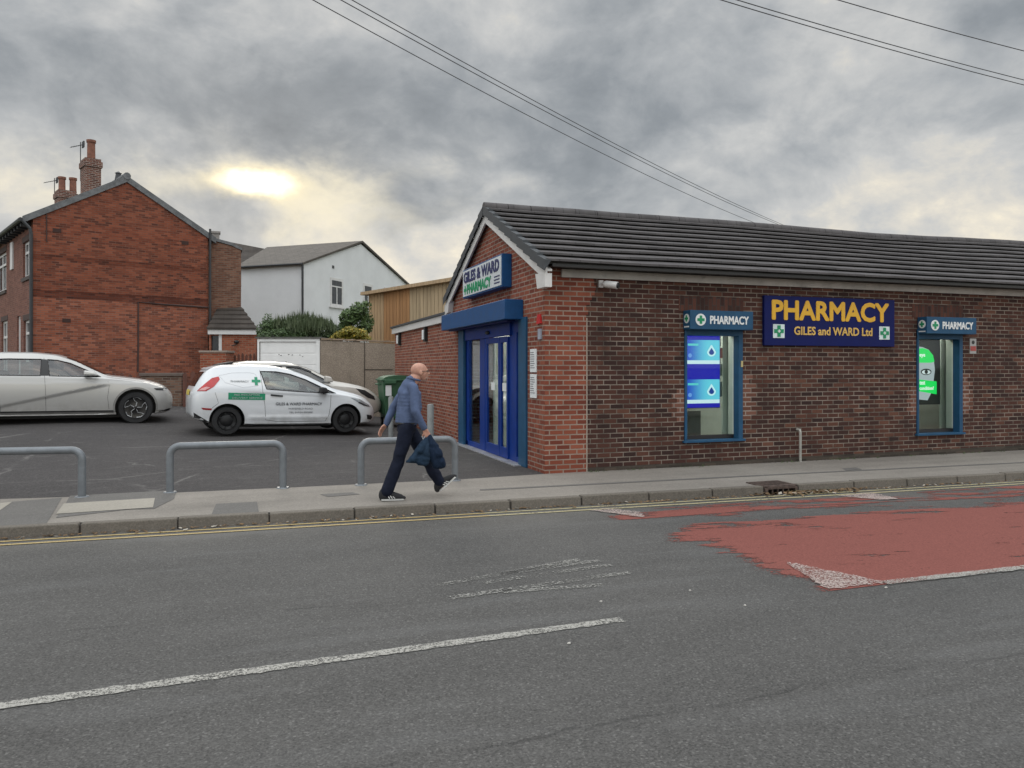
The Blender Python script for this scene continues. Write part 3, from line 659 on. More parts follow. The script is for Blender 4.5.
# roof: ten courses of flat tiles on each slope, with a slightly sagging ridge
def sag(x, t): return 0.035*math.sin((x-4)*0.55)*min(1, max(0, (x-8)/5))*t+0.012*noise.noise(Vector((x*0.8, t*3, 0)))
RY0, RZ0, RYT, RZT, RYE, RZE = 10.24, 3.20, 13.30, 4.61, 16.30, 3.16
def slope(name, ya, za, yb, zb, x0, x1, n=10):
    b = MB(); L = math.hypot(yb-ya, zb-za); xs = [x0+(x1-x0)*i/60 for i in range(61)]
    for c in range(n):
        t0, t1 = c/n, (c+1)/n+0.03/L
        for a, e in zip(xs[:-1], xs[1:]):
            def P(x, t, h): return (x, ya+(yb-ya)*t, za+(zb-za)*t+sag(x, t)+h)
            g = t0+0.11/L
            b.add([P(a, t0, 0.040), P(e, t0, 0.040), P(e, t0, 0.072), P(a, t0, 0.072), P(e, t1, 0.004), P(a, t1, 0.004), P(a, g, 0.036), P(e, g, 0.036), P(e, g, -0.04), P(a, g, -0.04)],
                  [(0, 1, 2, 3), (3, 2, 4, 5), (1, 0, 6, 7), (7, 6, 9, 8)])
    return b.build(name, M_TILE, ph, world=True, fix=False)
def tile_mat(name, base, gauge_x=0.33):
    m, nt, b_ = newmat(name); uv = uvc(nt); u, v, w = sep(nt, uv); p = gpos(nt); x, y, z = sep(nt, p)
    joint = ((x/gauge_x).f('FRACT')-0.5).f('ABSOLUTE').step(0.465, 0.495)
    tl = nt.nodes.new('ShaderNodeTexWhiteNoise'); tl.noise_dimensions = '2D'
    ln(nt, comb(nt, (x/gauge_x).f('FLOOR'), (y/0.306).f('FLOOR'), 0), tl.inputs['Vector']); rv = S(nt, tl.outputs['Value'])
    n = noi(nt, comb(nt, x*1.0, y*1.0, z), 2.2, 6, 0.65); f = noi(nt, p, 45, 3, 0.7)
    c = mixc(nt, n.step(0.3, 0.7)*0.6+rv*0.3+f*0.2, tuple(k*0.7 for k in base), tuple(k*1.35 for k in base)); c = mixc(nt, joint*0.45, c, (0.01, 0.01, 0.01))
    c = mixc(nt, noi(nt, p, 5.5, 5, 0.7).step(0.62, 0.72)*0.25, c, (0.15, 0.14, 0.11))
    ln(nt, c, b_.inputs['Base Color']); b_.inputs['Roughness'].default_value = 0.8; b_.inputs['Specular IOR Level'].default_value = 0.3; ln(nt, bump(nt, f+joint*-2.0, 0.3, 0.004), b_.inputs['Normal']); return m
M_TILE = tile_mat('grey_concrete_roof_tile', (0.080, 0.074, 0.075))
slope('roof', RY0, RZ0, RYT, RZT, 4.10, WX+0.2)
slope('rear_roof_slope', RYE, RZE, RYT, RZT, 4.10, WX+0.2)
# ridge tiles
b = MB(); x_ = 4.07
while x_ < WX:
    pts = [Vector((x_, RYT, RZT+0.0+sag(x_, 1))), Vector((x_+0.44, RYT, RZT+sag(x_+.44, 1)))]
    b.tube(pts, 0.105, 10); x_ += 0.45
b.build('ridge_tiles', M_TILE, ph, world=True, smooth=True)
# dry verge units stepping up both slopes
b = MB()
for (ya, za) in ((RY0, RZ0), (RYE, RZE)):
    for c in range(10):
        t0, t1 = c/10-0.004, (c+1)/10-0.004
        y0, y1 = ya+(RYT-ya)*t0, ya+(RYT-ya)*t1; z0, z1 = za+(RZT-za)*t0, za+(RZT-za)*t1
        b.hexa([(4.05, y0, z0-0.10), (4.16, y0, z0+0.062), (4.16, y1, z1+0.025), (4.05, y1, z1-0.13)], [(4.05, y0, z0+0.066), (4.16, y0, z0+0.066), (4.16, y1, z1+0.03), (4.05, y1, z1+0.03)])
b.build('verge', M_TILE2, ph, world=True)
# white bargeboards below the verge with boxed feet
b = MB()
for (ya, za) in ((RY0, RZ0), (RYE, RZE)):
    b.hexa([(4.095, ya+(RYT-ya)*0.02, za-0.24), (4.125, ya+(RYT-ya)*0.02, za-0.24), (4.125, RYT, RZT-0.27), (4.095, RYT, RZT-0.27)],
           [(4.095, ya+(RYT-ya)*0.02, za-0.05), (4.125, ya+(RYT-ya)*0.02, za-0.05), (4.125, RYT, RZT-0.09), (4.095, RYT, RZT-0.09)])
    b.hexa([(4.126, ya+(RYT-ya)*0.02, za-0.10), (4.199, ya+(RYT-ya)*0.02, za-0.10), (4.199, RYT, RZT-0.13), (4.126, RYT, RZT-0.13)],
           [(4.126, ya+(RYT-ya)*0.02, za-0.07), (4.199, ya+(RYT-ya)*0.02, za-0.07), (4.199, RYT, RZT-0.10), (4.126, RYT, RZT-0.10)])
b.prism([(10.30, 2.87), (10.62, 2.87), (10.70, 3.10), (10.30, 3.07)], 'x', 4.085, 4.195)
b.prism([(16.0, 2.88), (16.30, 2.84), (16.30, 3.05), (15.9, 3.12)], 'x', 4.085, 4.195)
b.build('bargeboard', M_UPVC, ph, world=True)
# eaves: soffit and board coloured black for the shadow gap below the tiles
MB().box(4.46, WX, 10.555, 10.592, 3.055, 3.175).build('fascia', M_FASC, ph, world=True)
b = MB(); b.box(4.2, WX, 10.33, 10.60, 3.185, 3.2)
b.build('soffit', M_BLACK, ph, world=True)
b = MB(); b.box(4.2, WX, 10.29, 10.325, 3.17, 3.215); b.build('eaves_board', M_BLACK, ph, world=True)
# extension roof
MB().box(4.12, 4.18, 16.25, 23.0, 2.70, 2.86).build('extension_fascia', M_UPVC, ph, world=True)
b = MB(); b.hexa([(4.08, 16.25, 2.865), (14.1, 16.25, 2.865), (14.1, 23.05, 2.865), (4.08, 23.05, 2.865)], [(4.08, 16.25, 2.915), (14.1, 16.25, 2.915), (14.1, 23.05, 2.915), (4.08, 23.05, 2.915)])
b.build('extension_roof', M_TILE2, ph, world=True)
# entrance
XF = 4.165
def yy(px): return xp(px, 400, XF).y
for (ya_, yb_) in ((yy(525.6), yy(518.2)), (yy(463.2), yy(458.2))): MB().box(4.165, 4.22, ya_, yb_, 0.10, 2.50).build('shutter_guide', M_SLATEBLUE, ph, world=True, bevel=0.004)
YD = [yy(p) for p in (518.2, 512.5, 505.5, 499.0, 495.5, 483.5, 476.3, 469.0, 463.2)]
DX0, DX1 = 4.235, 4.32
b = MB(); b.box(DX0, DX1, 11.63, 15.59, 2.28, 2.60); b.box(DX0-.04, DX0, 12.2, 15.2, 2.24, 2.46)
for (a, c) in ((YD[0], YD[0]-0.10), (YD[1], YD[2]+0.0), (YD[6], YD[5]+0.15), (YD[8]-0.10, YD[8]+0.08)): b.box(DX0, DX1, a, c, 0.10, 2.28)
b.box(DX0, DX1, YD[0], YD[1], 0.10, 0.20); b.box(DX0, DX1, YD[6], YD[8], 0.10, 0.20)
fr = b.build('door_frame', M_ROYAL, ph, world=True, bevel=0.004)
MB().box(DX0+.03, DX0+.04, YD[0], YD[1], 0.2, 2.28).build('side_pane', M_DGLASS, fr, world=True)
MB().box(DX0+.03, DX0+.04, YD[6], YD[8], 0.2, 2.28).build('side_pane', M_DGLASS, fr, world=True)
def leaf(ya, yb):
    b = MB(); x0, x1 = DX0-0.03, DX0+0.02; f = 0.07
    b.box(x0, x1, ya, ya+f, 0.12, 2.23); b.box(x0, x1, yb-f, yb, 0.12, 2.23); b.box(x0, x1, ya+f, yb-f, 0.12, 0.30); b.box(x0, x1, ya+f, yb-f, 2.13, 2.23)
    d = b.build('sliding_door', M_ROYAL, ph, world=True, bevel=0.003)
    MB().box(x0+.02, x0+.03, ya+f, yb-f, 0.3, 2.13).build('pane', M_DGLASS, d, world=True)
    MB().box(x0+.012, x0+.018, (ya+yb)/2-0.10, (ya+yb)/2+0.10, 1.28, 1.42).build('door_notice', M_WTXT, d, world=True)
ym = (YD[3]+YD[4])/2
leaf(YD[2], ym-0.01); leaf(ym+0.01, YD[5])
b = MB(); b.ball((DX0-0.06, 13.4, 2.33), 0.04, 0.09, 0.035); b.build('door_sensor', M_BLACK, fr, world=True)
MB().box(4.05, 4.30, 11.55, 15.62, 0.085, 0.112).build('threshold', plain('aluminium_threshold', (0.45, 0.45, 0.46), 0.4, 0.6), ph, world=True)
# roller shutter housing
b = MB(); b.box(3.88, 4.197, 11.53, 15.75, 2.47, 2.79); b.build('shutter_box', M_BLUE, ph, world=True, bevel=0.008)
b = MB()
for i in range(5): b.box(3.98+i*0.03, 4.0+i*0.03, 11.7, 15.5, 2.44+0.002*i, 2.468)
b.build('shutter_slats', M_NAVY, ph, world=True)
# interior glimpses behind the door: counter and shelving
b = MB(); b.box(5.6, 6.2, 11.2, 13.2, 0.12, 1.15); b.build('counter', plain('counter_white', (0.5, 0.5, 0.5), 0.5), ph, world=True)
b = MB()
for k_ in range(5): b.box(6.6, 8.8, 14.3, 14.58, 0.4+k_*0.4, 0.43+k_*0.4)
b.build('shelf', MATS['counter_white'], ph, world=True)
# ---------------------------------------------------------------- signs
def cross_part(cx, cz, s, mat, parent, plane, name='green_cross'):
    O, rt = Vector(plane[0]), Vector(plane[1]).normalized(); n = rt.cross(Vector((0, 0, 1))); b = MB(); w = s/3
    for (hw, hh) in ((s/2, w/2), (w/2, s/2)):
        c = O+rt*cx+Vector((0, 0, cz))+n*(0.004 if hw > hh else 0.0035)
        b.obox(c, rt*hw, n*0.002, Vector((0, 0, hh)))
    return b.build(name, mat, parent, world=True)
# gable sign
gs = thing('gable_sign', 'white and blue box sign reading GILES & WARD PHARMACY on the gable', 'sign', (4.19, 13.3, 3.05))
MB().box(4.025, 4.197, 12.10, 14.55, 3.05, 3.61).build('sign_box', M_BLUE, gs, world=True, bevel=0.006)
MB().box(4.015, 4.024, 12.13, 14.52, 3.08, 3.58).build('sign_face', plain('pale_sign_face', (0.60, 0.64, 0.66), 0.4, var=0.04), gs, world=True)
PL = ((4.0145, 14.55, 0), (0, -1, 0))
lettering('GILES & WARD', 0.12, 2.20, 3.345, 0.19, M_NTXT, gs, PL, fat=0.013)
cross_part(0.20, 3.20, 0.17, M_GREEN, gs, PL)
lettering('PHARMACY', 0.34, 1.52, 3.12, 0.17, M_GREEN, gs, PL, fat=0.012)
b = MB()
for k_ in range(3): b.box(4.009, 4.0145, 12.2, 12.50, 3.13+k_*0.055, 3.15+k_*0.055)
b.build('small_print', M_NTXT, gs, world=True)
# the long yellow on navy sign
bs = thing('fascia_sign', 'large navy sign with amber PHARMACY lettering between the windows', 'sign', (9.47, 10.59, 2.06))
MB().box(8.09, 10.86, 10.535, 10.592, 2.06, 2.89).build('sign_panel', M_NAVY, bs, world=True, bevel=0.006)
PF = ((8.09, 10.534, 0), (1, 0, 0))
lettering('PHARMACY', 0.16, 2.46, 2.50, 0.31, M_YTXT, bs, PF, fat=0.017, space=1.0)
lettering('GILES and WARD Ltd', 0.60, 1.66, 2.245, 0.135, plain('gold_letter', (0.66, 0.42, 0.10), 0.45), bs, PF, bold=0.018)
for cx in (0.285, 2.535):
    MB().box(8.09+cx-0.115, 8.09+cx+0.115, 10.529, 10.534, 2.185, 2.415).build('logo_square', plain('pale_logo_square', (0.62, 0.72, 0.72), 0.5), bs, world=True)
    cross_part(cx, 2.30, 0.19, M_GREEN, bs, ((8.09, 10.528, 0), (1, 0, 0)))
    cross_part(cx, 2.30, 0.055, M_WTXT, bs, ((8.09, 10.524, 0), (1, 0, 0)), 'cross_centre')
# small box signs over the windows
def box_sign(x0, x1, z0, z1, label):
    s_ = thing('window_sign', label, 'sign', ((x0+x1)/2, 10.59, z0), group='box signs over the shop windows')
    MB().box(x0, x1, 10.39, 10.592, z0, z1).build('sign_box', M_SLATEBLUE, s_, world=True, bevel=0.005)
    P_ = ((x0, 10.389, 0), (1, 0, 0)); zc = (z0+z1)/2
    lettering('PHARMACY', 0.31*(x1-x0), 0.61*(x1-x0), zc-0.062, 0.125, M_WTXT, s_, P_, bold=0.02)
    b = MB(); b.cyl((x0+0.19, 10.389, zc), (x0+0.19, 10.384, zc), 0.095, n=20); b.build('roundel', M_WTXT, s_, world=True)
    cross_part(0.19, zc, 0.13, M_GREEN, s_, ((x0, 10.383, 0), (1, 0, 0)))
    b = MB(); b.cyl((x0, 10.49, zc+0.02), (x0-0.004, 10.49, zc+0.02), 0.075, n=20); b.build('roundel', M_WTXT, s_, world=True)
    cross_part(-0.0, zc+0.02, 0.10, M_GREEN, s_, ((x0-0.004, 10.49, 0), (0, -1, 0)))
    MB().box(x0-0.004, x0, 10.42, 10.56, z0+0.03, z0+0.05).build('small_print', M_WTXT, s_, world=True)
box_sign(6.58, 7.76, 2.30, 2.60, 'blue PHARMACY box sign above the window with the blue screen')
box_sign(11.45, 12.64, 2.30, 2.60, 'blue PHARMACY box sign above the window with the green and black screen')
# screens inside the windows
sc = thing('display_screen', 'tall blue advertising screen showing two pale blue panels in shop window', 'screen', (7.1, 10.83, 1.0), group='display screens in the windows')
sx0, sx1 = 6.78, 7.43
MB().box(sx0, sx1, 10.83, 10.87, 1.02, 2.22).build('casing', M_BLACK, sc, world=True)
MB().box(sx0+.005, sx1-.005, 10.826, 10.83, 1.03, 2.21).build('display', emis('screen_blue', (0.008, 0.005, 0.42), 1.0), sc, world=True)
m, nt, b_ = newmat('screen_cyan'); u, v, w = sep(nt, uvc(nt)); c = mixc(nt, ((u-sx0)/(sx1-sx0)).step(0.0, 0.7), (0.01, 0.07, 0.55), (0.13, 0.62, 0.80)); b_.inputs['Base Color'].default_value = (0, 0, 0, 1)
nt.links.new(c, b_.inputs['Emission Color']); b_.inputs['Emission Strength'].default_value = 1.15
for zb in (1.10, 1.75):
    MB().box(sx0+.01, sx1-.012, 10.823, 10.826, zb+0.05, zb+0.395).build('picture', m, sc, world=True)
    MB().box(sx0+.01, sx1-.012, 10.822, 10.826, zb, zb+0.06).build('caption_strip', emis('screen_white', (0.62, 0.80, 0.88), 1.1), sc, world=True)
    MB().box(sx0+.03, sx0+.23, 10.8215, 10.823, zb+.30, zb+.335).build('caption', emis('screen_teal', (0.1, 0.6, 0.6), 1.1), sc, world=True)
    b = MB(); cx, cz = sx1-0.17, zb+0.20
    b.prism([(cx+0.085*math.sin(t)*(1 if math.cos(t) < 0 else (1-math.cos(t)*0.75)), cz+0.095*math.cos(t)*(1.25 if math.cos(t) > 0 else 0.8)) for t in [i*math.pi/12 for i in range(24)]], 'y', 10.8205, 10.823)
    b.build('drop_icon', emis('screen_pale', (0.55, 0.82, 0.9), 1.1), sc, world=True)
    b = MB(); b.prism([(cx+0.05*math.sin(t)*(1 if math.cos(t) < 0 else (1-math.cos(t)*0.75)), cz-0.005+0.055*math.cos(t)*(1.25 if math.cos(t) > 0 else 0.8)) for t in [i*math.pi/12 for i in range(24)]], 'y', 10.819, 10.8205)
    b.build('drop_icon', emis('screen_deep', (0.0, 0.04, 0.30), 1.0), sc, world=True)
    b = MB(); b.cyl((sx0+.07, 10.8225, zb+.14), (sx0+.07, 10.8205, zb+.14), 0.035, n=14); b.build('caption', emis('screen_soft', (0.15, 0.35, 0.8), 1.0), sc, world=True)
s2 = thing('display_screen', 'tall screen with a close-up eye between green banners in shop window', 'screen', (12.0, 10.83, 1.0), group='display screens in the windows')
sx0, sx1 = 11.72, 12.26
MB().box(sx0, sx1, 10.83, 10.87, 1.00, 2.22).build('casing', M_BLACK, s2, world=True)
MB().box(sx0+.005, sx1-.005, 10.826, 10.83, 1.01, 2.21).build('display', emis('screen_black', (0.004, 0.004, 0.006), 1.0), s2, world=True)
fc = emis('screen_skin', (0.42, 0.47, 0.50), 1.0); gr = emis('screen_green', (0.0, 0.62, 0.09), 1.25)
def arc(x0, z0, pts): return [(x0+a, z0+c) for a, c in pts]
MB().prism(arc(sx0+.006, 1.10, [(0, 0), (0.22, -0.02), (0.30, 0.10), (0.36, 0.30), (0.40, 0.55), (0.36, 0.80), (0.25, 0.92), (0.10, 0.97), (0, 0.98)]), 'y', 10.824, 10.826).build('face', fc, s2, world=True)
MB().prism(arc(sx0+.006, 1.17, [(0, 0.12), (0.0, 0.30), (0.44, 0.26), (0.44, 0.02), (0.02, 0.08)]), 'y', 10.822, 10.824).build('banner', gr, s2, world=True)
MB().prism(arc(sx0+.006, 1.78, [(0, 0), (0.30, 0.0), (0.385, 0.02), (0.35, 0.14), (0.24, 0.24), (0.10, 0.27), (0, 0.26)]), 'y', 10.822, 10.824).build('banner', gr, s2, world=True)
PS = ((sx0, 10.8215, 0), (1, 0, 0)); wt = emis('screen_text', (0.85, 0.95, 0.88), 1.1)
lettering('eye', 0.03, 0.13, 1.87, 0.07, wt, s2, PS, extrude=0.001, bold=0.02); lettering('test', 0.03, 0.13, 1.375, 0.06, wt, s2, PS, extrude=0.001, bold=0.02); lettering('condition?', 0.03, 0.34, 1.275, 0.065, wt, s2, PS, extrude=0.001, bold=0.015)
b = MB(); ec = (sx0+0.19, 1.61)
b.prism([(ec[0]+0.13*math.cos(t), ec[1]+0.06*math.sin(t)) for t in [i*math.pi/10 for i in range(20)]], 'y', 10.8225, 10.824); b.build('eye_outline', emis('screen_ink', (0.01, 0.012, 0.015), 1), s2, world=True)
b = MB(); b.prism([(ec[0]+0.105*math.cos(t), ec[1]-0.005+0.04*math.sin(t)) for t in [i*math.pi/10 for i in range(20)]], 'y', 10.821, 10.8225); b.build('eye_white', emis('screen_eye', (0.7, 0.78, 0.8), 1), s2, world=True)
b = MB(); b.prism([(ec[0]+0.04*math.cos(t), ec[1]+0.04*math.sin(t)) for t in [i*math.pi/8 for i in range(16)]], 'y', 10.8195, 10.821); b.build('iris', bpy.data.materials['screen_ink'], s2, world=True)
# desks and clutter below the screens
b = MB(); b.box(6.66, 7.3, 11.2, 11.6, 0.12, 0.95); b.build('cabinet', plain('dark_cabinet', (0.10, 0.10, 0.09), 0.6), ph, world=True)
b = MB(); b.box(11.5, 12.0, 11.1, 11.5, 0.12, 1.12); b.build('cabinet', plain('grey_cabinet', (0.17, 0.17, 0.15), 0.6), ph, world=True)
MB().box(7.50, 7.585, 10.98, 11.0, 1.85, 2.02).build('poster', plain('red_poster', (0.35, 0.07, 0.05), 0.6), ph, world=True)
for (z0, z1) in ((1.55, 1.75), (1.2, 1.45)):
    MB().box(7.51, 7.58, 10.98, 11.0, z0, z1).build('poster', plain('grey_poster', (0.16, 0.2, 0.2), 0.6), ph, world=True)
# odds and ends on the walls
t = thing('security_camera', 'white bullet security camera under the eaves near the corner pier', 'camera', (5.16, 10.59, 2.98))
b = MB(); b.cyl((5.14, 10.44, 2.96), (5.26, 10.30, 2.93), 0.052, 0.055, 14); b.ball((5.14, 10.44, 2.96), 0.052); b.build('housing', M_UPVC, t, world=True, smooth=True)
b = MB(); b.cyl((5.258, 10.303, 2.93), (5.275, 10.283, 2.927), 0.045, 0.04, 14); b.build('lens', M_BLACK, t, world=True)
b = MB(); b.box(5.08, 5.15, 10.555, 10.598, 2.92, 3.03); b.tube([(5.11, 10.56, 2.97), (5.12, 10.48, 2.97)], 0.02); b.build('bracket', M_UPVC, t, world=True)
t = tag(MB().tube([(8.80, 10.60, 0.64), (8.80, 10.53, 0.64), (8.80, 10.515, 0.60), (8.80, 10.515, 0.07)], 0.022, 8).build('overflow_pipe', plain('pale_pipe', (0.33, 0.32, 0.29), 0.6)), 'short pale overflow pipe running down the old brick wall', 'pipe')
t = thing('warning_notice', 'small white and red warning notice beside the right hand window', 'notice', (12.83, 10.59, 1.95))
MB().box(12.72, 12.88, 10.590, 10.598, 1.95, 2.23).build('plate', plain('dull_plate', (0.36, 0.36, 0.35), 0.6), t, world=True)
MB().box(12.73, 12.87, 10.587, 10.590, 2.00, 2.09).build('red_band', plain('notice_red', (0.35, 0.06, 0.05), 0.5), t, world=True)
MB().cyl((12.80, 10.590, 2.16), (12.80, 10.586, 2.16), 0.035, n=12).build('symbol', M_BLACK, t, world=True)
for (z0, z1, lab) in ((1.62, 1.98, 'upper white notice beside the entrance on the new brick'), (1.22, 1.59, 'lower white notice beside the entrance on the new brick')):
    t = thing('wall_notice', lab, 'notice', (4.19, 11.04, z0), group='white notices beside the entrance')
    MB().box(4.185, 4.198, 10.92, 11.19, z0, z1).build('plate', M_WTXT, t, world=True)
    b = MB(); rr = random.Random(int(z0*10))
    for i in range(8): b.box(4.182, 4.185, 11.17-rr.uniform(.12, .22), 11.17, z1-0.06-i*0.034, z1-0.048-i*0.034)
    b.build('small_print', plain('grey_ink', (0.2, 0.2, 0.22), 0.6), t, world=True)
t = thing('alarm_notice', 'small red alarm plate above a grey call point at the corner', 'alarm', (4.19, 10.78, 2.2))
MB().prism([(10.70, 2.36), (10.88, 2.36), (10.84, 2.50), (10.74, 2.50)], 'x', 4.17, 4.198).build('red_plate', plain('alarm_red', (0.5, 0.02, 0.02), 0.4), t, world=True)
MB().box(4.175, 4.198, 10.71, 10.83, 2.12, 2.28).build('call_point', plain('call_grey', (0.30, 0.32, 0.38), 0.5), t, world=True)
for px, z in ((425, 2.50), (399, 2.50)):
    y_ = xp(px, 326, 4.15).y
    lab = 'black and white wall light nearer the entrance on the extension' if px == 425 else 'black and white wall light at the far end of the extension'
    t = thing('wall_light', lab, 'light', (4.19, y_, z-0.15), group='wall lights on the extension')
    MB().box(4.12, 4.198, y_-0.09, y_+0.09, z-0.17, z+0.19).build('back_plate', M_BLACK, t, world=True, bevel=0.006)
    MB().box(4.085, 4.119, y_-0.05, y_+0.09, z-0.12, z+0.12).build('lamp_cover', M_WTXT, t, world=True, bevel=0.01)
# ================================================================== BACKGROUND BUILDINGS
class Frame:
    """vertical plane through origin (x, y) with heading h (radians): local u along the heading, v away behind it"""
    def __init__(s, o, h): s.o = Vector((o[0], o[1], 0)); s.h = h; s.u = Vector((math.cos(h), math.sin(h), 0)); s.v = Vector((-math.sin(h), math.cos(h), 0))
    def on_u(s, px, py, v=0.0):     # hit the plane v = const, return (u, z)
        r = ray(px, py); t = ((s.o-EYE).dot(s.v)+v)/r.dot(s.v); p = EYE+r*t; return (p-s.o).dot(s.u), p.z
    def on_v(s, px, py, u=0.0):
        r = ray(px, py); t = ((s.o-EYE).dot(s.u)+u)/r.dot(s.u); p = EYE+r*t; return (p-s.o).dot(s.v), p.z
HOUSEB = brick('house_red_brick', [(0.0, (0.085, 0.036, 0.027)), (0.22, (0.19, 0.062, 0.038)), (0.6, (0.285, 0.088, 0.048)), (1.0, (0.38, 0.135, 0.078))], (0.22, 0.13, 0.10), stain=0.35, stain_col=(0.04, 0.018, 0.015), ms=0.008,
    band=[(3.95, 9.0, (0.74, 0.66, 0.62), 0.8), (3.75, 4.02, (0.35, 0.28, 0.28), 0.8), (5.05, 5.25, (0.5, 0.42, 0.4), 0.6), (6.0, 6.5, (1.0, 0.85, 0.8), 0.3)])
FRONTB = brick('facade_brick', [(0.0, (0.13, 0.055, 0.042)), (0.5, (0.19, 0.080, 0.058)), (1.0, (0.25, 0.11, 0.08))], (0.19, 0.12, 0.10), stain=0.15)
BROWNB = brick('brown_brick', [(0.0, (0.11, 0.045, 0.030)), (0.5, (0.17, 0.075, 0.048)), (1.0, (0.24, 0.12, 0.08))], (0.17, 0.13, 0.10), stain=0.2)
ORNGB = brick('orange_brick', [(0.0, (0.22, 0.055, 0.030)), (0.5, (0.29, 0.080, 0.042)), (1.0, (0.36, 0.11, 0.06))], (0.26, 0.17, 0.12), stain=0.12)
GARDB = brick('garden_brick', [(0.0, (0.075, 0.045, 0.035)), (0.5, (0.15, 0.085, 0.06)), (1.0, (0.23, 0.135, 0.095))], (0.17, 0.14, 0.115), stain=0.3)
CHIMB = brick('chimney_brick', [(0.0, (0.07, 0.03, 0.025)), (0.5, (0.14, 0.055, 0.04)), (1.0, (0.22, 0.09, 0.06))], (0.28, 0.23, 0.20), stain=0.3, ms=0.013)
M_SLATE = tile_mat('slate_roof', (0.058, 0.060, 0.062), 0.3)
M_WETTILE = tile_mat('mossy_dark_tile', (0.050, 0.042, 0.036), 0.3)
M_DARKW = plain('dark_room_glass', (0.03, 0.035, 0.04), 0.08, var=0.3)
M_LEAD = plain('weathered_verge_stone', (0.14, 0.145, 0.15), 0.8, var=0.25, bmp=0.2)
M_TERRA = plain('terracotta', (0.20, 0.085, 0.055), 0.8, var=0.25)
M_RENDER = plain('white_painted_render', (0.66, 0.67, 0.68), 0.85, var=0.04, vs=1.0, dirt=0.06)
GH = R(22.75)
L0 = dp(33, 300, 26.0); HF = Frame((L0.x, L0.y), GH)
uR, _ = HF.on_u(208, 300); GW = uR
_, zE = HF.on_u(33.5, 217); ua, zA = HF.on_u(124, 178); zA -= 0.08
HB = 0.35
hs = thing('brick_house', 'red brick end of terrace house with tall plain gable behind the silver car', 'house', (HF.o.x, HF.o.y, HB), GH, group='red brick terraced houses')
def hz(z): return z-HB
MID = GW/2; HL = 5.2
# gable wall (local coordinates: u = x, v = y)
b = MB(); b.prism([(0, 0), (GW, 0), (GW, hz(zE)), (MID, hz(zA)), (0, hz(zE))], 'y', 0, 0.25); b.build('gable_wall', HOUSEB, hs)
def house_front(root, v0, v1, holes):
    b = MB(); b.walls(v0, v1, 0, hz(zE), holes, 0.0 if v0 > 1 else 0.0, 0.25, axis='y'); return b.build('wall', FRONTB, root)
def fv(px, py): v, z = HF.on_v(px, py); return v, hz(z)
wins = []
def add_win(px0, px1, py0, py1, arch=False):
    va, _ = fv(px0, py0); vb, _ = fv(px1, py1); vm = (va+vb)/2; pm = (px0+px1)/2
    z1 = fv(pm, py0)[1]; z0 = fv(pm, py1)[1]; return (min(va, vb), max(va, vb), z0, z1)
w_up = add_win(23.0, 30.3, 241, 277); w_up2 = add_win(-4, 6.3, 254, 292); w_dn = add_win(23.6, 31.2, 320, 362); w_door = add_win(17.0, 20.5, 316, 385); w_dn2 = add_win(1.5, 7.5, 321, 372)
HV = 15.0
def front(root, v0, v1, hl):
    b = MB(); b.walls(v0, v1, 0, hz(zE), hl, 0.0, 0.25, axis='y'); b.build('wall', FRONTB, root)
vv = sorted([w_up, w_dn], key=lambda w: w[0])
HL = w_door[1]+0.35
front(hs, 0.252, HL-.002, [w_up, w_dn, w_door])
def house_window(root, w, half=None, wide=0.09):
    v0, v1, z0, z1 = w; b = MB(); f = wide
    b.box(0.07, 0.14, v0, v0+f, z0, z1); b.box(0.07, 0.14, v1-f, v1, z0, z1); b.box(0.07, 0.14, v0+f, v1-f, z0, z0+f); b.box(0.07, 0.14, v0+f, v1-f, z1-f, z1); zm = z0+(z1-z0)*0.66
    b.box(0.06, 0.14, v0+f, v1-f, zm, zm+f); b.box(0.065, 0.14, (v0+v1)/2-.04, (v0+v1)/2+.04, z0+f, z1-f)
    fr = b.build('window', M_UPVC, root); MB().box(0.11, 0.13, v0+f, v1-f, z0+f, z1-f).build('pane', M_DARKW, fr)
    MB().box(-0.05, 0.09, v0-0.08, v1+0.08, z0-0.13, z0-.002).build('sill', plain('dark_stone_sill', (0.07, 0.055, 0.05), 0.8), fr)
    b = MB(); b.box(-0.012, 0.02, v0-0.1, v1+0.1, z1+.002, z1+0.2); b.build('lintel', plain('dark_lintel', (0.06, 0.035, 0.03), 0.8), fr)
house_window(hs, w_up); house_window(hs, w_dn)
v0, v1, z0, z1 = w_door
b = MB(); b.box(0.06, 0.12, v0, v0+.08, z0, z1); b.box(0.06, 0.12, v1-.08, v1, z0, z1); b.box(0.06, 0.12, v0+.08, v1-.08, z1-.08, z1); b.box(0.08, 0.12, v0+.08, v1-.08, z0, z1-.08)
b.build('door', M_UPVC, hs)
# roof of the end house
def row_roof(root, v0, v1, mat=M_SLATE, t=0.12):
    b = MB(); e = 0.28; k = (zA-zE)/MID; za = hz(zA)+0.12; ze = hz(zE)+0.12-k*e
    for (u0, z0, u1, z1) in ((-e, ze, MID, za), (GW+e, ze, MID, za)):
        n = 12
        for i in range(n):
            a, c = i/n, (i+1)/n+0.01; p = lambda q: u0+(u1-u0)*q; zq = lambda q: z0+(z1-z0)*q
            lo = [(p(a), v0, zq(a)-t), (p(a), v1, zq(a)-t), (p(c), v1, zq(c)-t), (p(c), v0, zq(c)-t)]; hi = [(p(a), v0, zq(a)+0.02), (p(a), v1, zq(a)+0.02), (p(c), v1, zq(c)), (p(c), v0, zq(c))]
            b.hexa(lo, hi)
    return b.build('roof', mat, root)
r1 = row_roof(hs, 0.03, HL-.002)
b = MB(); e = 0.30; k = (zA-zE)/MID
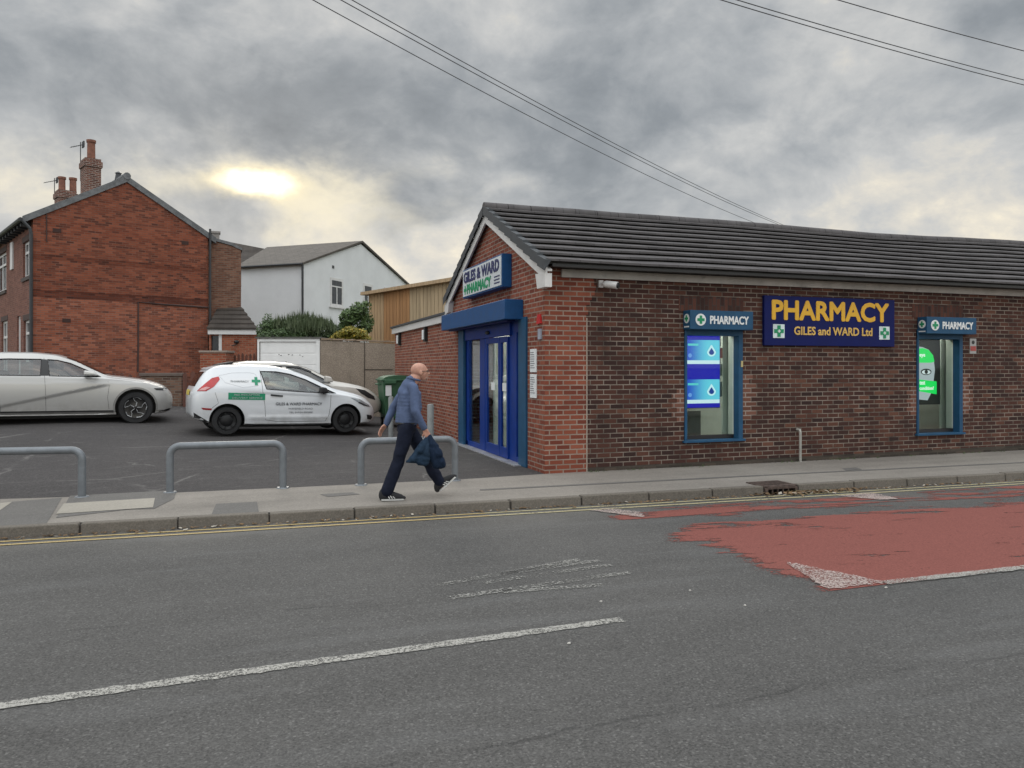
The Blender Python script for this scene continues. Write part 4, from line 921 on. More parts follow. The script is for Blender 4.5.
for sgn in (0, 1):
    ux = lambda u: u if sgn == 0 else GW-u
    b.hexa([(ux(-e), -0.06, hz(zE)-k*e-0.06), (ux(MID), -0.06, hz(zA)-0.06), (ux(MID), 0.10, hz(zA)-0.06), (ux(-e), 0.10, hz(zE)-k*e-0.06)], [(ux(-e), -0.06, hz(zE)-k*e+0.17), (ux(MID), -0.06, hz(zA)+0.17), (ux(MID), 0.10, hz(zA)+0.17), (ux(-e), 0.10, hz(zE)-k*e+0.17)])
b.build('verge', M_LEAD, hs)
b = MB(); b.tube([(MID, -0.08, hz(zA)+0.16), (MID, HL-0.01, hz(zA)+0.16)], 0.13, 10); b.build('ridge_tiles', M_LEAD, hs, smooth=True)
b = MB(); b.tube([(-0.36, 0, hz(zE)-0.12), (-0.36, HL, hz(zE)-0.12)], 0.07, 8)
for i in range(9): b.box(-0.3, 0.02, 0.4+i*0.6, 0.5+i*0.6, hz(zE)-0.30, hz(zE)-0.14)
b.build('gutter', M_GUT, hs)
b = MB(); b.tube([(-0.32, -0.02, hz(zE)-0.15), (-0.10, -0.09, hz(zE)-0.42), (-0.07, -0.09, hz(zE)-0.6), (-0.07, -0.09, 0)], 0.055, 8)
b.build('drainpipe', M_GUT, hs)
b = MB(); b.tube([(GW+0.05, -0.09, 0), (GW+0.05, -0.09, hz(zE)+0.30)], 0.045, 8); b.build('soil_pipe', M_GUT, hs)
# burglar alarm / vent bricks and cable on the gable
for (px, py) in ((57, 230.5), (66.5, 320.5), (185, 243)):
    u, z = HF.on_u(px, py); MB().box(u-0.13, u+0.13, -0.012, 0.0, hz(z)-0.07, hz(z)+0.07).build('air_brick', plain('dark_air_brick', (0.05, 0.025, 0.02), 0.9), hs)
b = MB(); pts = [HF.on_u(*p) for p in ((208, 307.5), (165, 304.5), (138, 302), (138, 345), (137.5, 372))]
b.tube([(u, -0.03, hz(z)) for u, z in pts], 0.03, 6); b.build('wall_pipe', plain('rusty_brown_pipe', (0.06, 0.035, 0.03), 0.8), hs); b = MB(); pts = [HF.on_u(*p) for p in ((46.5, 214), (46.5, 242))]; b.tube([(u, -0.02, hz(z)) for u, z in pts], 0.018, 6)
b.build('gable_cable', MATS['rusty_brown_pipe'], hs)
u, z = HF.on_u(117.5, 180); b = MB(); p0 = (MID-0.02, 1.0, hz(zA)+0.1); b.cyl(p0, (p0[0], p0[1], p0[2]+0.35), 0.15, 0.09, 10); b.cyl((p0[0], p0[1], p0[2]+.35), (p0[0], p0[1], p0[2]+.42), 0.13, 0.02, 10)
b.build('roof_vent', M_GUT, hs)
# neighbour further along the row
h2 = thing('brick_house', 'second brick house of the terrace, further left with white framed windows', 'house', (HF.o.x, HF.o.y, HB), GH, group='red brick terraced houses')
front(h2, HL+.002, HV, [w_dn2 if w_dn2[0] > HL else (HL+1, HL+2, w_dn2[2], w_dn2[3]), w_up2])
house_window(h2, w_up2); house_window(h2, w_dn2 if w_dn2[0] > HL else (HL+1, HL+2, w_dn2[2], w_dn2[3]))
v0, v1, z0, z1 = add_win(10.0, 13.8, 243, 270)
t_ = MB(); t_.box(-0.05, -0.002, v0, (v0+v1)/2+.1, z0, z1); t_.build('white_pipe_casing', M_UPVC, hs if v1 < HL else h2)
row_roof(h2, HL+.002, HV); b = MB(); b.tube([(-0.36, HL+.01, hz(zE)-0.12), (-0.36, HV, hz(zE)-0.12)], 0.07, 8); b.build('gutter', M_GUT, h2)
b = MB(); b.box(0, GW, HV-.25, HV, 0, hz(zE)); b.box(GW-.25, GW, HL, HV-.25, 0, hz(zE)); b.build('rear_wall', BROWNB, h2)
MB().box(GW-.25, GW, .25, HL, 0, hz(zE)).build('rear_wall', BROWNB, hs)
b = MB(); b.tube([(MID, HL+.01, hz(zA)+0.16), (MID, HV, hz(zA)+0.16)], 0.13, 10); b.build('ridge_tiles', M_LEAD, h2, smooth=True)
# chimney stacks standing on the ridge: found on the plane u = MID
def stack(root, px0, px1, pytop, pybase, pots, depth=0.55):
    va, za_ = HF.on_v((px0+px1)/2, pytop, MID); w = None
    ua_, _ = HF.on_u(px0, pytop, va); ub_, _ = HF.on_u(px1, pytop, va); zt = hz(za_); w = (ub_-ua_)
    uc = (ua_+ub_)/2; zb = hz(zA)-0.5
    b = MB(); hw = w*0.36; b.box(uc-hw, uc+hw, va-0.35, va+0.45, zb, zt-0.35); b.box(uc-hw-.05, uc+hw+.05, va-.40, va+.50, zt-0.35, zt-0.12); b.box(uc-hw, uc+hw, va-.36, va+.46, zt-0.12, zt)
    st = b.build('chimney', CHIMB, root)
    for (pp0, pp1, pt, pb) in pots:
        a, _ = HF.on_u(pp0, pt, va); c, zt2 = HF.on_u(pp1, pt, va); r_ = (c-a)/2*0.92; m = (a+c)/2
        q = MB(); q.lathe([(r_*1.0, zt), (r_*0.92, zt+0.1), (r_*0.88, hz(zt2)-0.12), (r_*1.06, hz(zt2)-0.10), (r_*1.08, hz(zt2)), (r_*0.8, hz(zt2)), (r_*0.75, zt)], (m, va+0.05, 0), n=14)
        q.build('chimney_pot', M_TERRA, st, smooth=True)
    return uc, va, zt
c1_ = stack(hs, 80, 102, 160, 200, [(86.5, 96.5, 141, 159)])
c2_ = stack(h2, 53, 78, 191.5, 210, [(58, 66.5, 177.5, 191), (69, 77.5, 178.5, 191)])
def aerial(px, pytop, pybase, n, lab, px_arm):
    v, z1 = HF.on_v(px, pytop, MID); _, z0 = HF.on_v(px, pybase, MID); o_ = HF.o+HF.u*MID+HF.v*v
    t = thing('tv_aerial', lab, 'aerial', (o_.x, o_.y, z0-0.4), GH, group='television aerials on the terrace roof')
    L = z1-z0+0.4; b = MB(); b.tube([(0, 0, 0), (0, 0, L)], 0.018, 6); b.build('mast', M_GUT, t)
    s_ = (px_arm-px)/33.0
    b = MB(); b.tube([(s_, 0, L-0.18-0.12), (0.15, 0, L-0.08)], 0.014, 6)
    for i in range(9):
        q = i/8; x_ = s_+(0.15-s_)*q; zc = L-0.30+0.22*q; b.tube([(x_, -0.16, zc), (x_, 0.16, zc)], 0.006, 4)
    b.box(0.08, 0.13, -0.15, 0.15, L-0.22, L+0.04)
    b.build('dipole_array', M_GUT, t)
aerial(80.5, 142, 172, 0, 'larger television aerial beside the tall brick chimney', 68)
aerial(54.5, 178, 192, 0, 'smaller television aerial beside the pair of chimney pots', 40)
aerial(17.0, 222, 226, 0, 'low television aerial over the eaves at the left edge', 12)
# rear annexe: brown brick with its sloping top, and the lean-to in front of it
dA = 31.0
AF = Frame(dp(209, 300, 30.2).xy, R(3))
an = thing('rear_annexe', 'narrow brown brick rear annexe with a stub chimney beside the gable', 'annexe', (AF.o.x, AF.o.y, 0.4), R(3))
uw, zr = AF.on_u(241, 250); _, zl = AF.on_u(210, 241)
b = MB(); b.prism([(-0.6, 0), (uw, 0), (uw, zr-.4), (uw*0.75, zr-.4+0.12), (-0.6, zl-.4+0.2)], 'y', 0, 4.0); b.build('wall', BROWNB, an)
b = MB(); b.hexa([(uw*0.7, -0.04, zr-.36+.12), (uw+0.05, -0.04, zr-.42), (uw+0.05, 4, zr-.42), (uw*0.7, 4, zr-.36+.12)], [(uw*0.7, -0.04, zr-.24+.12), (uw+0.05, -0.04, zr-.33), (uw+0.05, 4, zr-.33), (uw*0.7, 4, zr-.24+.12)]); 
b.hexa([(-0.6, -0.04, zl-.2), (uw*0.7, -0.04, zr-.24), (uw*0.7, 4, zr-.24), (-0.6, 4, zl-.2)], [(-0.6, -0.04, zl-.1), (uw*0.7, -0.04, zr-.12), (uw*0.7, 4, zr-.12), (-0.6, 4, zl-.1)]); b.build('coping', M_LEAD, an)
ul, zt = AF.on_u(212, 231, 1.0); ur, _ = AF.on_u(219.5, 231, 1.0)
b = MB(); b.box(ul, ur, 1.0, 1.4, zr-.5, zt-.4-0.08); b.box(ul-.04, ur+.04, .96, 1.44, zt-.4-.08, zt-.4); b.build('chimney', plain('pale_rendered_stack', (0.27, 0.25, 0.23), 0.9, dirt=0.3), an)
LF = Frame(dp(209, 330, 29.0).xy, R(-12))
le = thing('lean_to', 'orange brick lean-to with dark tiled roof beside the gable wall', 'outhouse', (LF.o.x, LF.o.y, 0.4), R(-12))
u1, zb = LF.on_u(256, 332); _, zt = LF.on_u(210, 331); zb = max(zb, 2.9)
wu0, wz1 = LF.on_u(211, 334); wu1, wz0 = LF.on_u(221, 350)
b = MB(); b.walls(0, u1, 0, zb-.4-.1, [(wu0, wu1, wz0-.4-.1, zb-.4-.14)], 0, 0.22); b.box(u1-0.22, u1, .22, 2.0, 0, zb-.5); b.build('wall', ORNGB, le)
MB().box(wu0, wu1-.06, 0.12, 0.14, wz0-.5, zb-.54).build('window', M_DARKW, le)
MB().box(wu1-.08, wu1+.03, -0.01, 0.06, wz0-.5, zb-.5).build('window_frame', M_UPVC, le)
MB().box(-0.02, u1+0.05, -0.1, -0.06, zb-.5, zb-.32).build('fascia', M_UPVC, le)
ut, ztt = LF.on_u(210, 307, 1.6); ut2, _ = LF.on_u(241, 307, 1.6)
b = MB(); n = 5
for i in range(n):
    a, c = i/n, (i+1)/n+0.02; y0, y1 = -0.14+(1.6+.14)*a, -0.14+(1.6+.14)*c; z0, z1 = zb-.32+(ztt-.4-(zb-.32))*a, zb-.32+(ztt-.4-(zb-.32))*c; e0_, e1_ = u1+.1+(ut2-u1-.1)*a, u1+.1+(ut2-u1-.1)*c
    b.hexa([(-0.05, y0, z0), (e0_, y0, z0), (e1_, y1, z1), (-0.05, y1, z1)], [(-0.05, y0, z0+.08), (e0_, y0, z0+.08), (e1_, y1, z1+.02), (-0.05, y1, z1+.02)])
b.build('roof', M_WETTILE, le)
ug, zg = LF.on_u(237, 342); MB().ball((ug, -0.08, zg-.4), 0.10, 0.08, 0.07).build('wall_lamp', M_BLACK, le)
b = MB(); b.tube([(ug, 0, zg-.42), (ug-.02, -0.1, zg-.5), (ug-0.18, -0.12, zg-.55)], 0.02, 5); b.build('lamp_bracket', M_BLACK, le)
# boundary: orange pier wall, low garden wall, brown picket fences
def gz(x, y): return lot_z(x, y)
F1 = Frame(dp(146, 390, 21.6).xy, R(-14)); g1 = 0.35
u1, zt = F1.on_u(181.5, 373)
t = thing('garden_wall', 'low weathered brick garden wall between the silver and white cars', 'wall', (F1.o.x, F1.o.y, g1), R(-14))
b = MB(); b.box(-0.15, u1, 0, 0.25, 0, zt-g1-.09); b.build('brickwork', GARDB, t); MB().box(-0.18, u1+0.03, -0.03, 0.28, zt-g1-.09, zt-g1).build('coping', plain('brown_coping', (0.13, 0.10, 0.085), 0.85), t, bevel=0.01)
M_FEN = plain('brown_stained_timber', (0.115, 0.045, 0.030), 0.75, var=0.3)
def picket(fr, px0, px1, pytop, zbot, lab, pitch, w, back=0.0, grp='brown picket fences'):
    u0, zt0 = fr.on_u(px0, pytop, back); u1, _ = fr.on_u(px1, pytop, back)
    t = thing('picket_fence', lab, 'fence', (*(fr.o+fr.u*u0+fr.v*back).xy, zbot), fr.h, group=grp)
    n = max(2, int((u1-u0)/pitch)); b = MB()
    for i in range(n):
        a = i*(u1-u0)/n; hh = zt0-zbot+0.03*math.sin(i*2.1); b.prism([(a, 0.05), (a+w, 0.05), (a+w, hh-.06), (a+w/2, hh), (a, hh-.06)], 'y', -0.02, 0.0)
    b.build('pickets', M_FEN, t)
    b = MB(); b.box(0, u1-u0, 0.002, 0.05, 0.25, 0.33); b.box(0, u1-u0, 0.002, 0.05, zt0-zbot-.3, zt0-zbot-.22); b.build('rail', M_FEN, t)
picket(F1, 183, 206, 372, 0.45, 'brown picket fence panel just left of the white hatchback', 0.17, 0.12)
picket(F1, 112, 145, 373, 0.45, 'brown picket fence showing over the silver car bonnet', 0.19, 0.10, back=0.4)
P1 = Frame(dp(200, 380, 23.6).xy, R(-16)); u1, zt = P1.on_u(226, 350.5); uu0, zt3 = P1.on_u(-0, 377)
t = thing('brick_pier', 'square orange brick gate pier with pale coping behind the white hatchback', 'pier', (P1.o.x, P1.o.y, 0.4), R(-16))
MB().box(0, u1, 0, 0.8, 0, zt-.4-.06).build('brickwork', ORNGB, t); MB().box(-.03, u1+.03, -.03, .83, zt-.4-.06, zt-.4).build('coping', plain('pale_coping', (0.30, 0.24, 0.20), 0.8), t)
P2 = Frame(dp(194, 380, 24.0).xy, R(-16)); u1, zt = P2.on_u(200, 351)
picket(Frame(dp(228, 370, 24.6).xy, R(-16)), 226, 257, 353.5, 0.45, 'short brown picket fence between the brick pier and garage door', 0.12, 0.075)
# garage door block and the roughcast retaining wall
GF = Frame(dp(257.5, 370, 24.0).xy, R(-19)); gb = 0.30
u1, zt = GF.on_u(320, 338.5); ui, _ = GF.on_u(316, 338)
t = thing('garage', 'small flat garage with scuffed white panelled door behind the cars', 'garage', (GF.o.x, GF.o.y, gb), R(-19))
b = MB(); b.box(0.0, u1-.0, 0.25, 3.0, 0, zt-gb-.04); b.box(0, 0.08, 0, .249, 0, zt-gb-.05); b.box(u1-.08, u1, 0, .249, 0, zt-gb-.05)
b.build('side_walls', plain('garage_concrete', (0.25, 0.24, 0.22), 0.9), t)
dm = plain('scuffed_white_door', (0.80, 0.80, 0.79), 0.55, var=0.05, vs=2, dirt=0.12)
b = MB(); b.box(0.0, 0.06, -0.02, -0.001, 0, zt-gb); b.box(u1-0.12, u1, -0.02, -.001, 0, zt-gb); b.box(0.06, u1-.12, -0.02, -.001, zt-gb-.10, zt-gb); d_ = b.build('door_frame', dm, t, bevel=0.004)
b = MB(); n = 6; hh = zt-gb-.10
for i in range(n): b.box(0.065, u1-.125, 0.02, 0.05, 0.01+hh/n*i, hh/n*(i+1)-0.028)
b.box(0.065, u1-.125, 0.03, 0.06, 0, hh); b.build('door_panel', dm, t, bevel=0.004)
b = MB(); rnd = random.Random(4)
for (px, py) in ((279, 354.5), (281, 355.5), (288.5, 354.5), (292, 355), (300, 355), (302.5, 356.5), (286, 362)):
    u, z = GF.on_u(px, py); b.prism([(u+rnd.uniform(.4, 1)*0.035*math.cos(a), z-gb+0.02*rnd.uniform(.4, 1)*math.sin(a)) for a in [i for i in range(6)]], 'y', 0.014, 0.019)
b.build('chipped_paint', plain('chipped_paint', (0.08, 0.07, 0.07), 0.9), t)
MB().box(-0.05, u1+0.05, -0.06, 3.05, zt-gb+.001, zt-gb+0.05).build('roof', plain('felt_roof', (0.10, 0.10, 0.09), 0.9), t)
m, nt, b_ = newmat('pebbledash'); p = gpos(nt); c = mixc(nt, S(nt, vor(nt, p, 38)).step(0.1, 0.6)*0.6+noi(nt, p, 2.0, 6, 0.7)*0.55, (0.46, 0.39, 0.31), (0.23, 0.185, 0.145))
x_, y_, z_ = sep(nt, p); c = mixc(nt, noi(nt, comb(nt, x_*2.5, y_*2.5, z_*0.4), 1.0, 5, 0.7).step(0.5, 0.75)*0.35, c, (0.09, 0.08, 0.06))
nt.links.new(c, b_.inputs['Base Color']); b_.inputs['Roughness'].default_value = 0.95; ln(nt, bump(nt, noi(nt, p, 60, 3, 0.7), 0.8, 0.02), b_.inputs['Normal']); M_PEB = m
p0 = dp(320.3, 380, 23.95); p1 = dp(402, 380, 24.3); WF = Frame(p0.xy, math.atan2(p1.y-p0.y, p1.x-p0.x))
uL, zt = WF.on_u(320, 340); uR_, zt2 = WF.on_u(395, 346.5)
t = thing('retaining_wall', 'tall brown pebbledashed retaining wall between garage and pharmacy extension', 'wall', (p0.x, p0.y, 0.05), WF.h)
b = MB(); b.hexa([(0, 0, 0), (4.5, 0, 0), (4.5, .3, 0), (0, .3, 0)], [(0, 0, zt-.05), (4.5, 0, zt2-.07), (4.5, .3, zt2-.07), (0, .3, zt-.05)]); b.build('roughcast', M_PEB, t)
b = MB(); ub, zb_ = WF.on_u(362, 341); 
for i in range(7):
    a = 0.02+i*0.36; b.hexa([(a, -.03, zt-.045-i*.012), (a+.34, -.03, zt-.045-i*.012), (a+.34, .33, zt-.045-i*.012), (a, .33, zt-.045-i*.012)], [(a, -.03, zt+.0-i*.012), (a+.34, -.03, zt+.005-i*.012), (a+.34, .33, zt+.005-i*.012), (a, .33, zt+.0-i*.012)])
b.build('coping', plain('buff_coping', (0.27, 0.20, 0.14), 0.85, var=0.25), t)
ua1, za1 = WF.on_u(364, 350); b = MB(); b.box(ua1, ua1+0.03, -0.012, -0.001, 0.2, zt-.1); ux, zx = WF.on_u(364, 370); b.box(ux, ux+0.9, -0.012, -.0015, zx-.05, zx-.02); b.build('joint', plain('wall_joint', (0.08, 0.065, 0.05), 0.95), t)
# raised earth behind the wall
b = MB(); q0 = WF.o+WF.v*0.31; q1 = q0+WF.u*4.4
b.prism([tuple(dp(264, 345, 27.6).xy), (q0.x+0.15, q0.y+0.15), (q1.x, q1.y), (q1.x+1.0, q1.y+1.0), (q1.x+3, q1.y+14), tuple(dp(264, 345, 38).xy)], 'z', 0.0, 2.35)
struct(b.build('raised_bank', plain('bank_earth', (0.07, 0.06, 0.04), 0.95)))
# white rendered building
WB = Frame(dp(303, 300, 40).xy, 0.0)
cr = dp(303, 300, 40.0); d1 = dp(241, 300, 41.4); 
hd = math.atan2(cr.y-d1.y, cr.x-d1.x); Lw = 4.0
WS = Frame(cr.xy, hd)      # u runs right along the left wall's direction; the left wall has u < 0
hg = hd+R(90)              # the gable wall runs away from the corner, to the back right
GWF = Frame(cr.xy, hg)
zE2 = H+(367-266)/F*40.0
ue, ze2 = GWF.on_u(408.5, 284); ua2, za2 = GWF.on_u(361, 242.5)
wb = thing('white_building', 'white rendered building with grey pitched roof behind the hedge', 'building', (cr.x, cr.y, 0.5), hd)
def z5(z): return z-0.5
# local: x along left wall (negative to the left), y along the gable
YE = -ue if ue < 0 else ue; YA = abs(ua2)
zw = (zE2+ze2)/2
b = MB(); b.box(-Lw, -0.25, 0, 0.25, 0, z5(zw)-.02); b.prism([(0, 0), (ue, 0), (ue, z5(zw)), (ua2, z5(za2)-.1), (0, z5(zw))], 'x', -0.25, 0.0); b.box(-Lw, -Lw+.25, .25, ue, 0, z5(zw)-.02); b.box(-Lw, -0.25, ue-.25, ue, 0, z5(zw)-.02)
b.build('wall', M_RENDER, wb)
b = MB(); e = 0.18
for (y0_, s_) in ((-e, 1), (ue+e, -1)):
    k2 = (za2-zw)/ua2; zq0 = z5(zw)+.06-k2*e
    xr_ = WS.on_u(267, 250, ua2)[0]
    lo = [(-Lw-.2, y0_, zq0-.08), (0.12, y0_, zq0-.08), (0.12, ua2, z5(za2)-.02), (xr_, ua2, z5(za2)-.02)]
    hi = [(-Lw-.2, y0_, zq0+.04), (0.12, y0_, zq0+.04), (0.12, ua2, z5(za2)+.10), (xr_, ua2, z5(za2)+.10)]
    b.hexa(lo, hi)
b.build('roof', tile_mat('grey_brown_tile', (0.085, 0.075, 0.066), 0.3), wb)
b = MB(); b.tube([(0.06, -0.12, z5(zw)), (0.06, -0.12, 0)], 0.06, 8); b.build('drainpipe', M_GUT, wb)
b = MB(); b.tube([(-Lw, -0.22, z5(zw)-.03), (0.1, -0.22, z5(zw)-.03)], 0.05, 6); b.build('gutter', M_GUT, wb)
def wwin(px0, px1, py0, py1):
    a, z1 = GWF.on_u(px0, py0); c, _ = GWF.on_u(px1, py0); _, z0 = GWF.on_u(px0, py1); z0 -= .5; z1 -= .5; b = MB(); f = 0.15; X = 0.03
    b.box(0.002, X, a, a+f, z0, z1); b.box(0.002, X, c-f, c, z0, z1); b.box(.002, X, a+f, c-f, z0, z0+f); b.box(.002, X, a+f, c-f, z1-f, z1); zm = z0+(z1-z0)*0.68; b.box(.002, X, a+f, c-f, zm, zm+.07); b.box(.002, X-.003, (a+c)/2-.04, (a+c)/2+.04, z0+f, zm)
    fr = b.build('window', M_UPVC, wb); MB().box(0.001, 0.014, a+f, c-f, z0+f, z1-f).build('pane', M_DARKW, fr); MB().box(0.002, 0.10, a-.08, c+.08, z0-.08, z0-.002).build('sill', M_UPVC, fr)
wwin(330, 343, 277, 306); wwin(363, 372.5, 283, 314); wwin(384, 392, 287, 318)
u, z = GWF.on_u(333, 267); MB().box(0.001, 0.02, u-.1, u+.1, z5(z)-.08, z5(z)+.08).build('vent', plain('dark_vent', (0.06, 0.06, 0.06), 0.9), wb)
# dark tiled roof of the house behind it
t = thing('rear_house', 'dark tiled house roof rising behind the brown annexe and white building', 'house', tuple(dp(243, 380, 47).xy)+(0.5,), 0)
b = MB(); q = [dp(196, 285, 45), dp(300, 285, 43.5), dp(300, 255.5, 47.5), dp(196, 235.5, 49.5)]
b.slab(q, 0.15); b.build('roof', M_WETTILE, t, world=True)
b = MB(); q = [dp(200, 285, 45.4), dp(298, 285, 44)]
b.hexa([(q[0].x, q[0].y, .5), (q[1].x, q[1].y, .5), (q[1].x+2, q[1].y+5, .5), (q[0].x+2, q[0].y+5, .5)], [(q[0].x, q[0].y, q[0].z), (q[1].x, q[1].y, q[1].z), (q[1].x+2, q[1].y+5, q[1].z), (q[0].x+2, q[0].y+5, q[0].z)]); b.build('wall', M_RENDER, t, world=True)
# timber clad building
TL = Vector((4.5, 30.2, 0)); TR = Vector((6.5, 24.5, 0)); th = math.atan2(TR.y-TL.y, TR.x-TL.x); TF = Frame(TL.xy, th)
_, zt = TF.on_u(369, 292); tw = thing('timber_building', 'flat roofed building clad in vertical timber boards behind the extension', 'building', (TL.x, TL.y, 0.3), th)
def tmat(name, c):
    m, nt, b_ = newmat(name); p = gpos(nt); x, y, z = sep(nt, p); n = noi(nt, comb(nt, x*14, y*14, z*0.8), 1.0, 5, 0.6); k = mixc(nt, n.step(0.25, 0.75), tuple(v*0.72 for v in c), tuple(v*1.2 for v in c))
    nt.links.new(k, b_.inputs['Base Color']); b_.inputs['Roughness'].default_value = 0.8; return m
TM = [tmat('timber_pale', (0.42, 0.29, 0.165)), tmat('timber_orange', (0.38, 0.20, 0.085)), tmat('timber_grey', (0.42, 0.32, 0.20)), tmat('timber_gap', (0.05, 0.03, 0.02))]
b = MB(); W = 7.0; x_ = 0.0; i = 0; rnd = random.Random(2)
while x_ < W:
    bw = 0.24 if i > 5 else 0.24; px_est = 369+x_/6.04*86
    b.cur = 0 if px_est < 386 else (1 if px_est < 411 else 2)
    b.box(x_+0.012, min(x_+bw-0.012, W), 0, 0.03, 0, zt-.3-.12); x_ += bw; i += 1
b.cur = 3; b.box(0.001, W, 0.031, 0.06, 0, zt-.3-.12); b.build('cladding', TM, tw)
b = MB(); b.box(0.02, W, 0.07, 6, 0, zt-.3-.13); b.build('wall', TM[3], tw)
b = MB(); b.box(-0.28, W, -0.22, 6.1, zt-.3-.12, zt-.3-.0); b.build('roof', tmat('timber_fascia', (0.42, 0.30, 0.18)), tw)
# vegetation on the bank
def leafmat(name, c1, c2, c3=None):
    m, nt, b_ = newmat(name); p = ocoord(nt); wn = nt.nodes.new('ShaderNodeTexWhiteNoise'); nt.links.new(nt.nodes.new('ShaderNodeNewGeometry').outputs['Random Per Island'], wn.inputs['Vector'])
    g = nt.nodes.new('ShaderNodeNewGeometry'); r = S(nt, g.outputs['Random Per Island']); n = noi(nt, p, 3.0, 3)
    c = mixc(nt, (r*0.7+n*0.5-0.1).clamp(), c1, c2)
    if c3: c = mixc(nt, r.step(0.8, 0.85), c, c3)
    nt.links.new(c, b_.inputs['Base Color']); b_.inputs['Roughness'].default_value = 0.6
    b_.inputs['Subsurface Weight'].default_value = 0.0; return m
def leaves(name, blobs, n, size, mat, parent, seed=1, blade=False, world=True):
    rnd = random.Random(seed); b = MB(); tot = sum(q[1][0]*q[1][1]*q[1][2] for q in blobs)
    for c, r in blobs:
        k = int(n*r[0]*r[1]*r[2]/tot)
        for i in range(k):
            d = Vector((rnd.gauss(0, 1), rnd.gauss(0, 1), rnd.gauss(0, 1))).normalized()*(rnd.random()**0.4); p = Vector((c[0]+d.x*r[0], c[1]+d.y*r[1], c[2]+d.z*r[2]))
            if noise.noise(p*3.3) < -0.22: continue
            s_ = size*rnd.uniform(0.5, 1.3)
            if blade:
                h = s_*4; t_ = rnd.uniform(0, 6.28); w = Vector((math.cos(t_), math.sin(t_), 0))*0.018; tip = p+Vector((rnd.gauss(0, .12), rnd.gauss(0, .12), 1))*h
                b.add([p-w, p+w, tip], [(0, 1, 2)])
            else:
                u = Vector((rnd.gauss(0, 1), rnd.gauss(0, 1), rnd.gauss(0, 1))).normalized(); v = u.orthogonal().normalized(); 
                b.add([p-u*s_, p+v*s_*0.5, p+u*s_, p-v*s_*0.5], [(0, 1, 2, 3)])
    return b.build(name, mat, parent, world=world, fix=False)
LG1 = leafmat('hedge_leaf', (0.022, 0.045, 0.014), (0.075, 0.125, 0.035)); LG2 = leafmat('shrub_leaf', (0.03, 0.06, 0.018), (0.11, 0.17, 0.05)); LG3 = leafmat('yellow_leaf', (0.10, 0.11, 0.015), (0.30, 0.25, 0.03), (0.42, 0.30, 0.04))
LG4 = leafmat('grass_blade', (0.035, 0.055, 0.02), (0.10, 0.13, 0.06))
M_BARK = plain('bark', (0.06, 0.045, 0.03), 0.9)
def bk(px, py, D): return dp(px, py, D)
def bush(name, lab, cat, items, n, size, mat, base_px, D, blade=False, seed=1, group=None):
    o_ = bk(base_px, 345, D); t = thing(name, lab, cat, (o_.x, o_.y, 2.35), group=group)
    bl = [(bk(px, py, D+dd), (rx, ry, rz)) for (px, py, dd, rx, ry, rz) in items]
    leaves('foliage', bl, n, size, mat, t, seed, blade)
    b = MB(); rr = random.Random(seed)
    for c, r in bl:
        b.tube([Vector((o_.x+rr.uniform(-.1, .1), o_.y+rr.uniform(-.1, .1), 2.36)), Vector(((o_.x+c.x)/2, (o_.y+c.y)/2, (2.35+c.z)/2+.02)), c], [0.03, 0.02, 0.008], 5)
    b.build('stem', M_BARK, t, world=True); return t
bush('hedge', 'dark green overgrown hedge on the bank above the garage roof', 'hedge', [(266, 331, 0, .35, .4, .35), (278, 330, 0.2, .5, .5, .40), (292, 329, 0, .5, .5, .42), (306, 328, 0, .5, .5, .45), (320, 330, 0, .5, .5, .40), (333, 333, 0, .4, .4, .3), (268, 324, .3, .22, .2, .4), (300, 336, -.5, 1.2, .4, .3), (275, 337, -.5, .6, .4, .28)], 15000, 0.05, LG1, 298, 26.5, seed=3)
bush('tall_grass', 'feathery tall grass rising out of the dark hedge', 'grass clump', [(290, 325, .1, .5, .4, .2), (305, 323, .1, .6, .4, .22), (320, 326, .1, .5, .4, .2), (280, 328, .1, .3, .4, .2), (312, 330, -.4, .9, .3, .25)], 2600, 0.07, LG4, 305, 26.3, blade=True, seed=5)
bush('green_shrub', 'light green leafy shrub beside the timber building', 'shrub', [(350, 318, 0, .38, .4, .35), (358, 311, 0, .38, .4, .32), (364, 322, .2, .35, .4, .5), (345, 328, 0, .25, .3, .3), (366, 306, .2, .2, .3, .2)], 4200, 0.065, LG2, 356, 27.0, seed=7)
bush('yellow_shrub', 'yellow green low shrub spilling over the retaining wall coping', 'shrub', [(342, 335, 0, .28, .25, .16), (350, 333, 0, .32, .3, .22), (359, 334, 0, .3, .3, .2), (366, 338, 0, .2, .2, .12), (335, 338, 0, .2, .2, .1)], 3800, 0.045, LG3, 351, 24.8, seed=9)
# ================================================================== STREET FURNITURE
M_GALV = plain('grey_painted_steel', (0.165, 0.180, 0.195), 0.42, 0.25, var=0.10, vs=12, dirt=0.22, bmp=0.05)
def hoop(pxa, pya, pxb, pyb, top_px, lab, first=None):
    a = gp(pxa, pya, 0.1); c = gp(pxb, pyb, 0.1); a.z = c.z = 0.1; d = (c-a); L = d.length; h = Vector((d.x, d.y, 0)).normalized()
    t = thing('barrier_hoop', lab, 'barrier', (a.x, a.y, 0.1), math.atan2(d.y, d.x), group='grey steel hoop barriers along the pavement')
    zt = top_px-0.1; r = 0.12; pts = [(0, 0, -0.02), (0, 0, zt-r)]+[(r-r*math.cos(q), 0, zt-r+r*math.sin(q)) for q in [math.pi/2*i/6 for i in range(1, 7)]]
    pts += [(L-r+r*math.sin(q), 0, zt-r+r*math.cos(q)) for q in [math.pi/2*i/6 for i in range(0, 7)]]+[(L, 0, -0.02)]
    MB().tube(pts, 0.046, 14).build('hoop_tube', M_GALV, t, smooth=True)
    for x_ in (0, L): MB().cyl((x_, 0, 0.001), (x_, 0, 0.014), 0.085, 0.075, 14).build('base_collar', M_GALV, t)
    return t
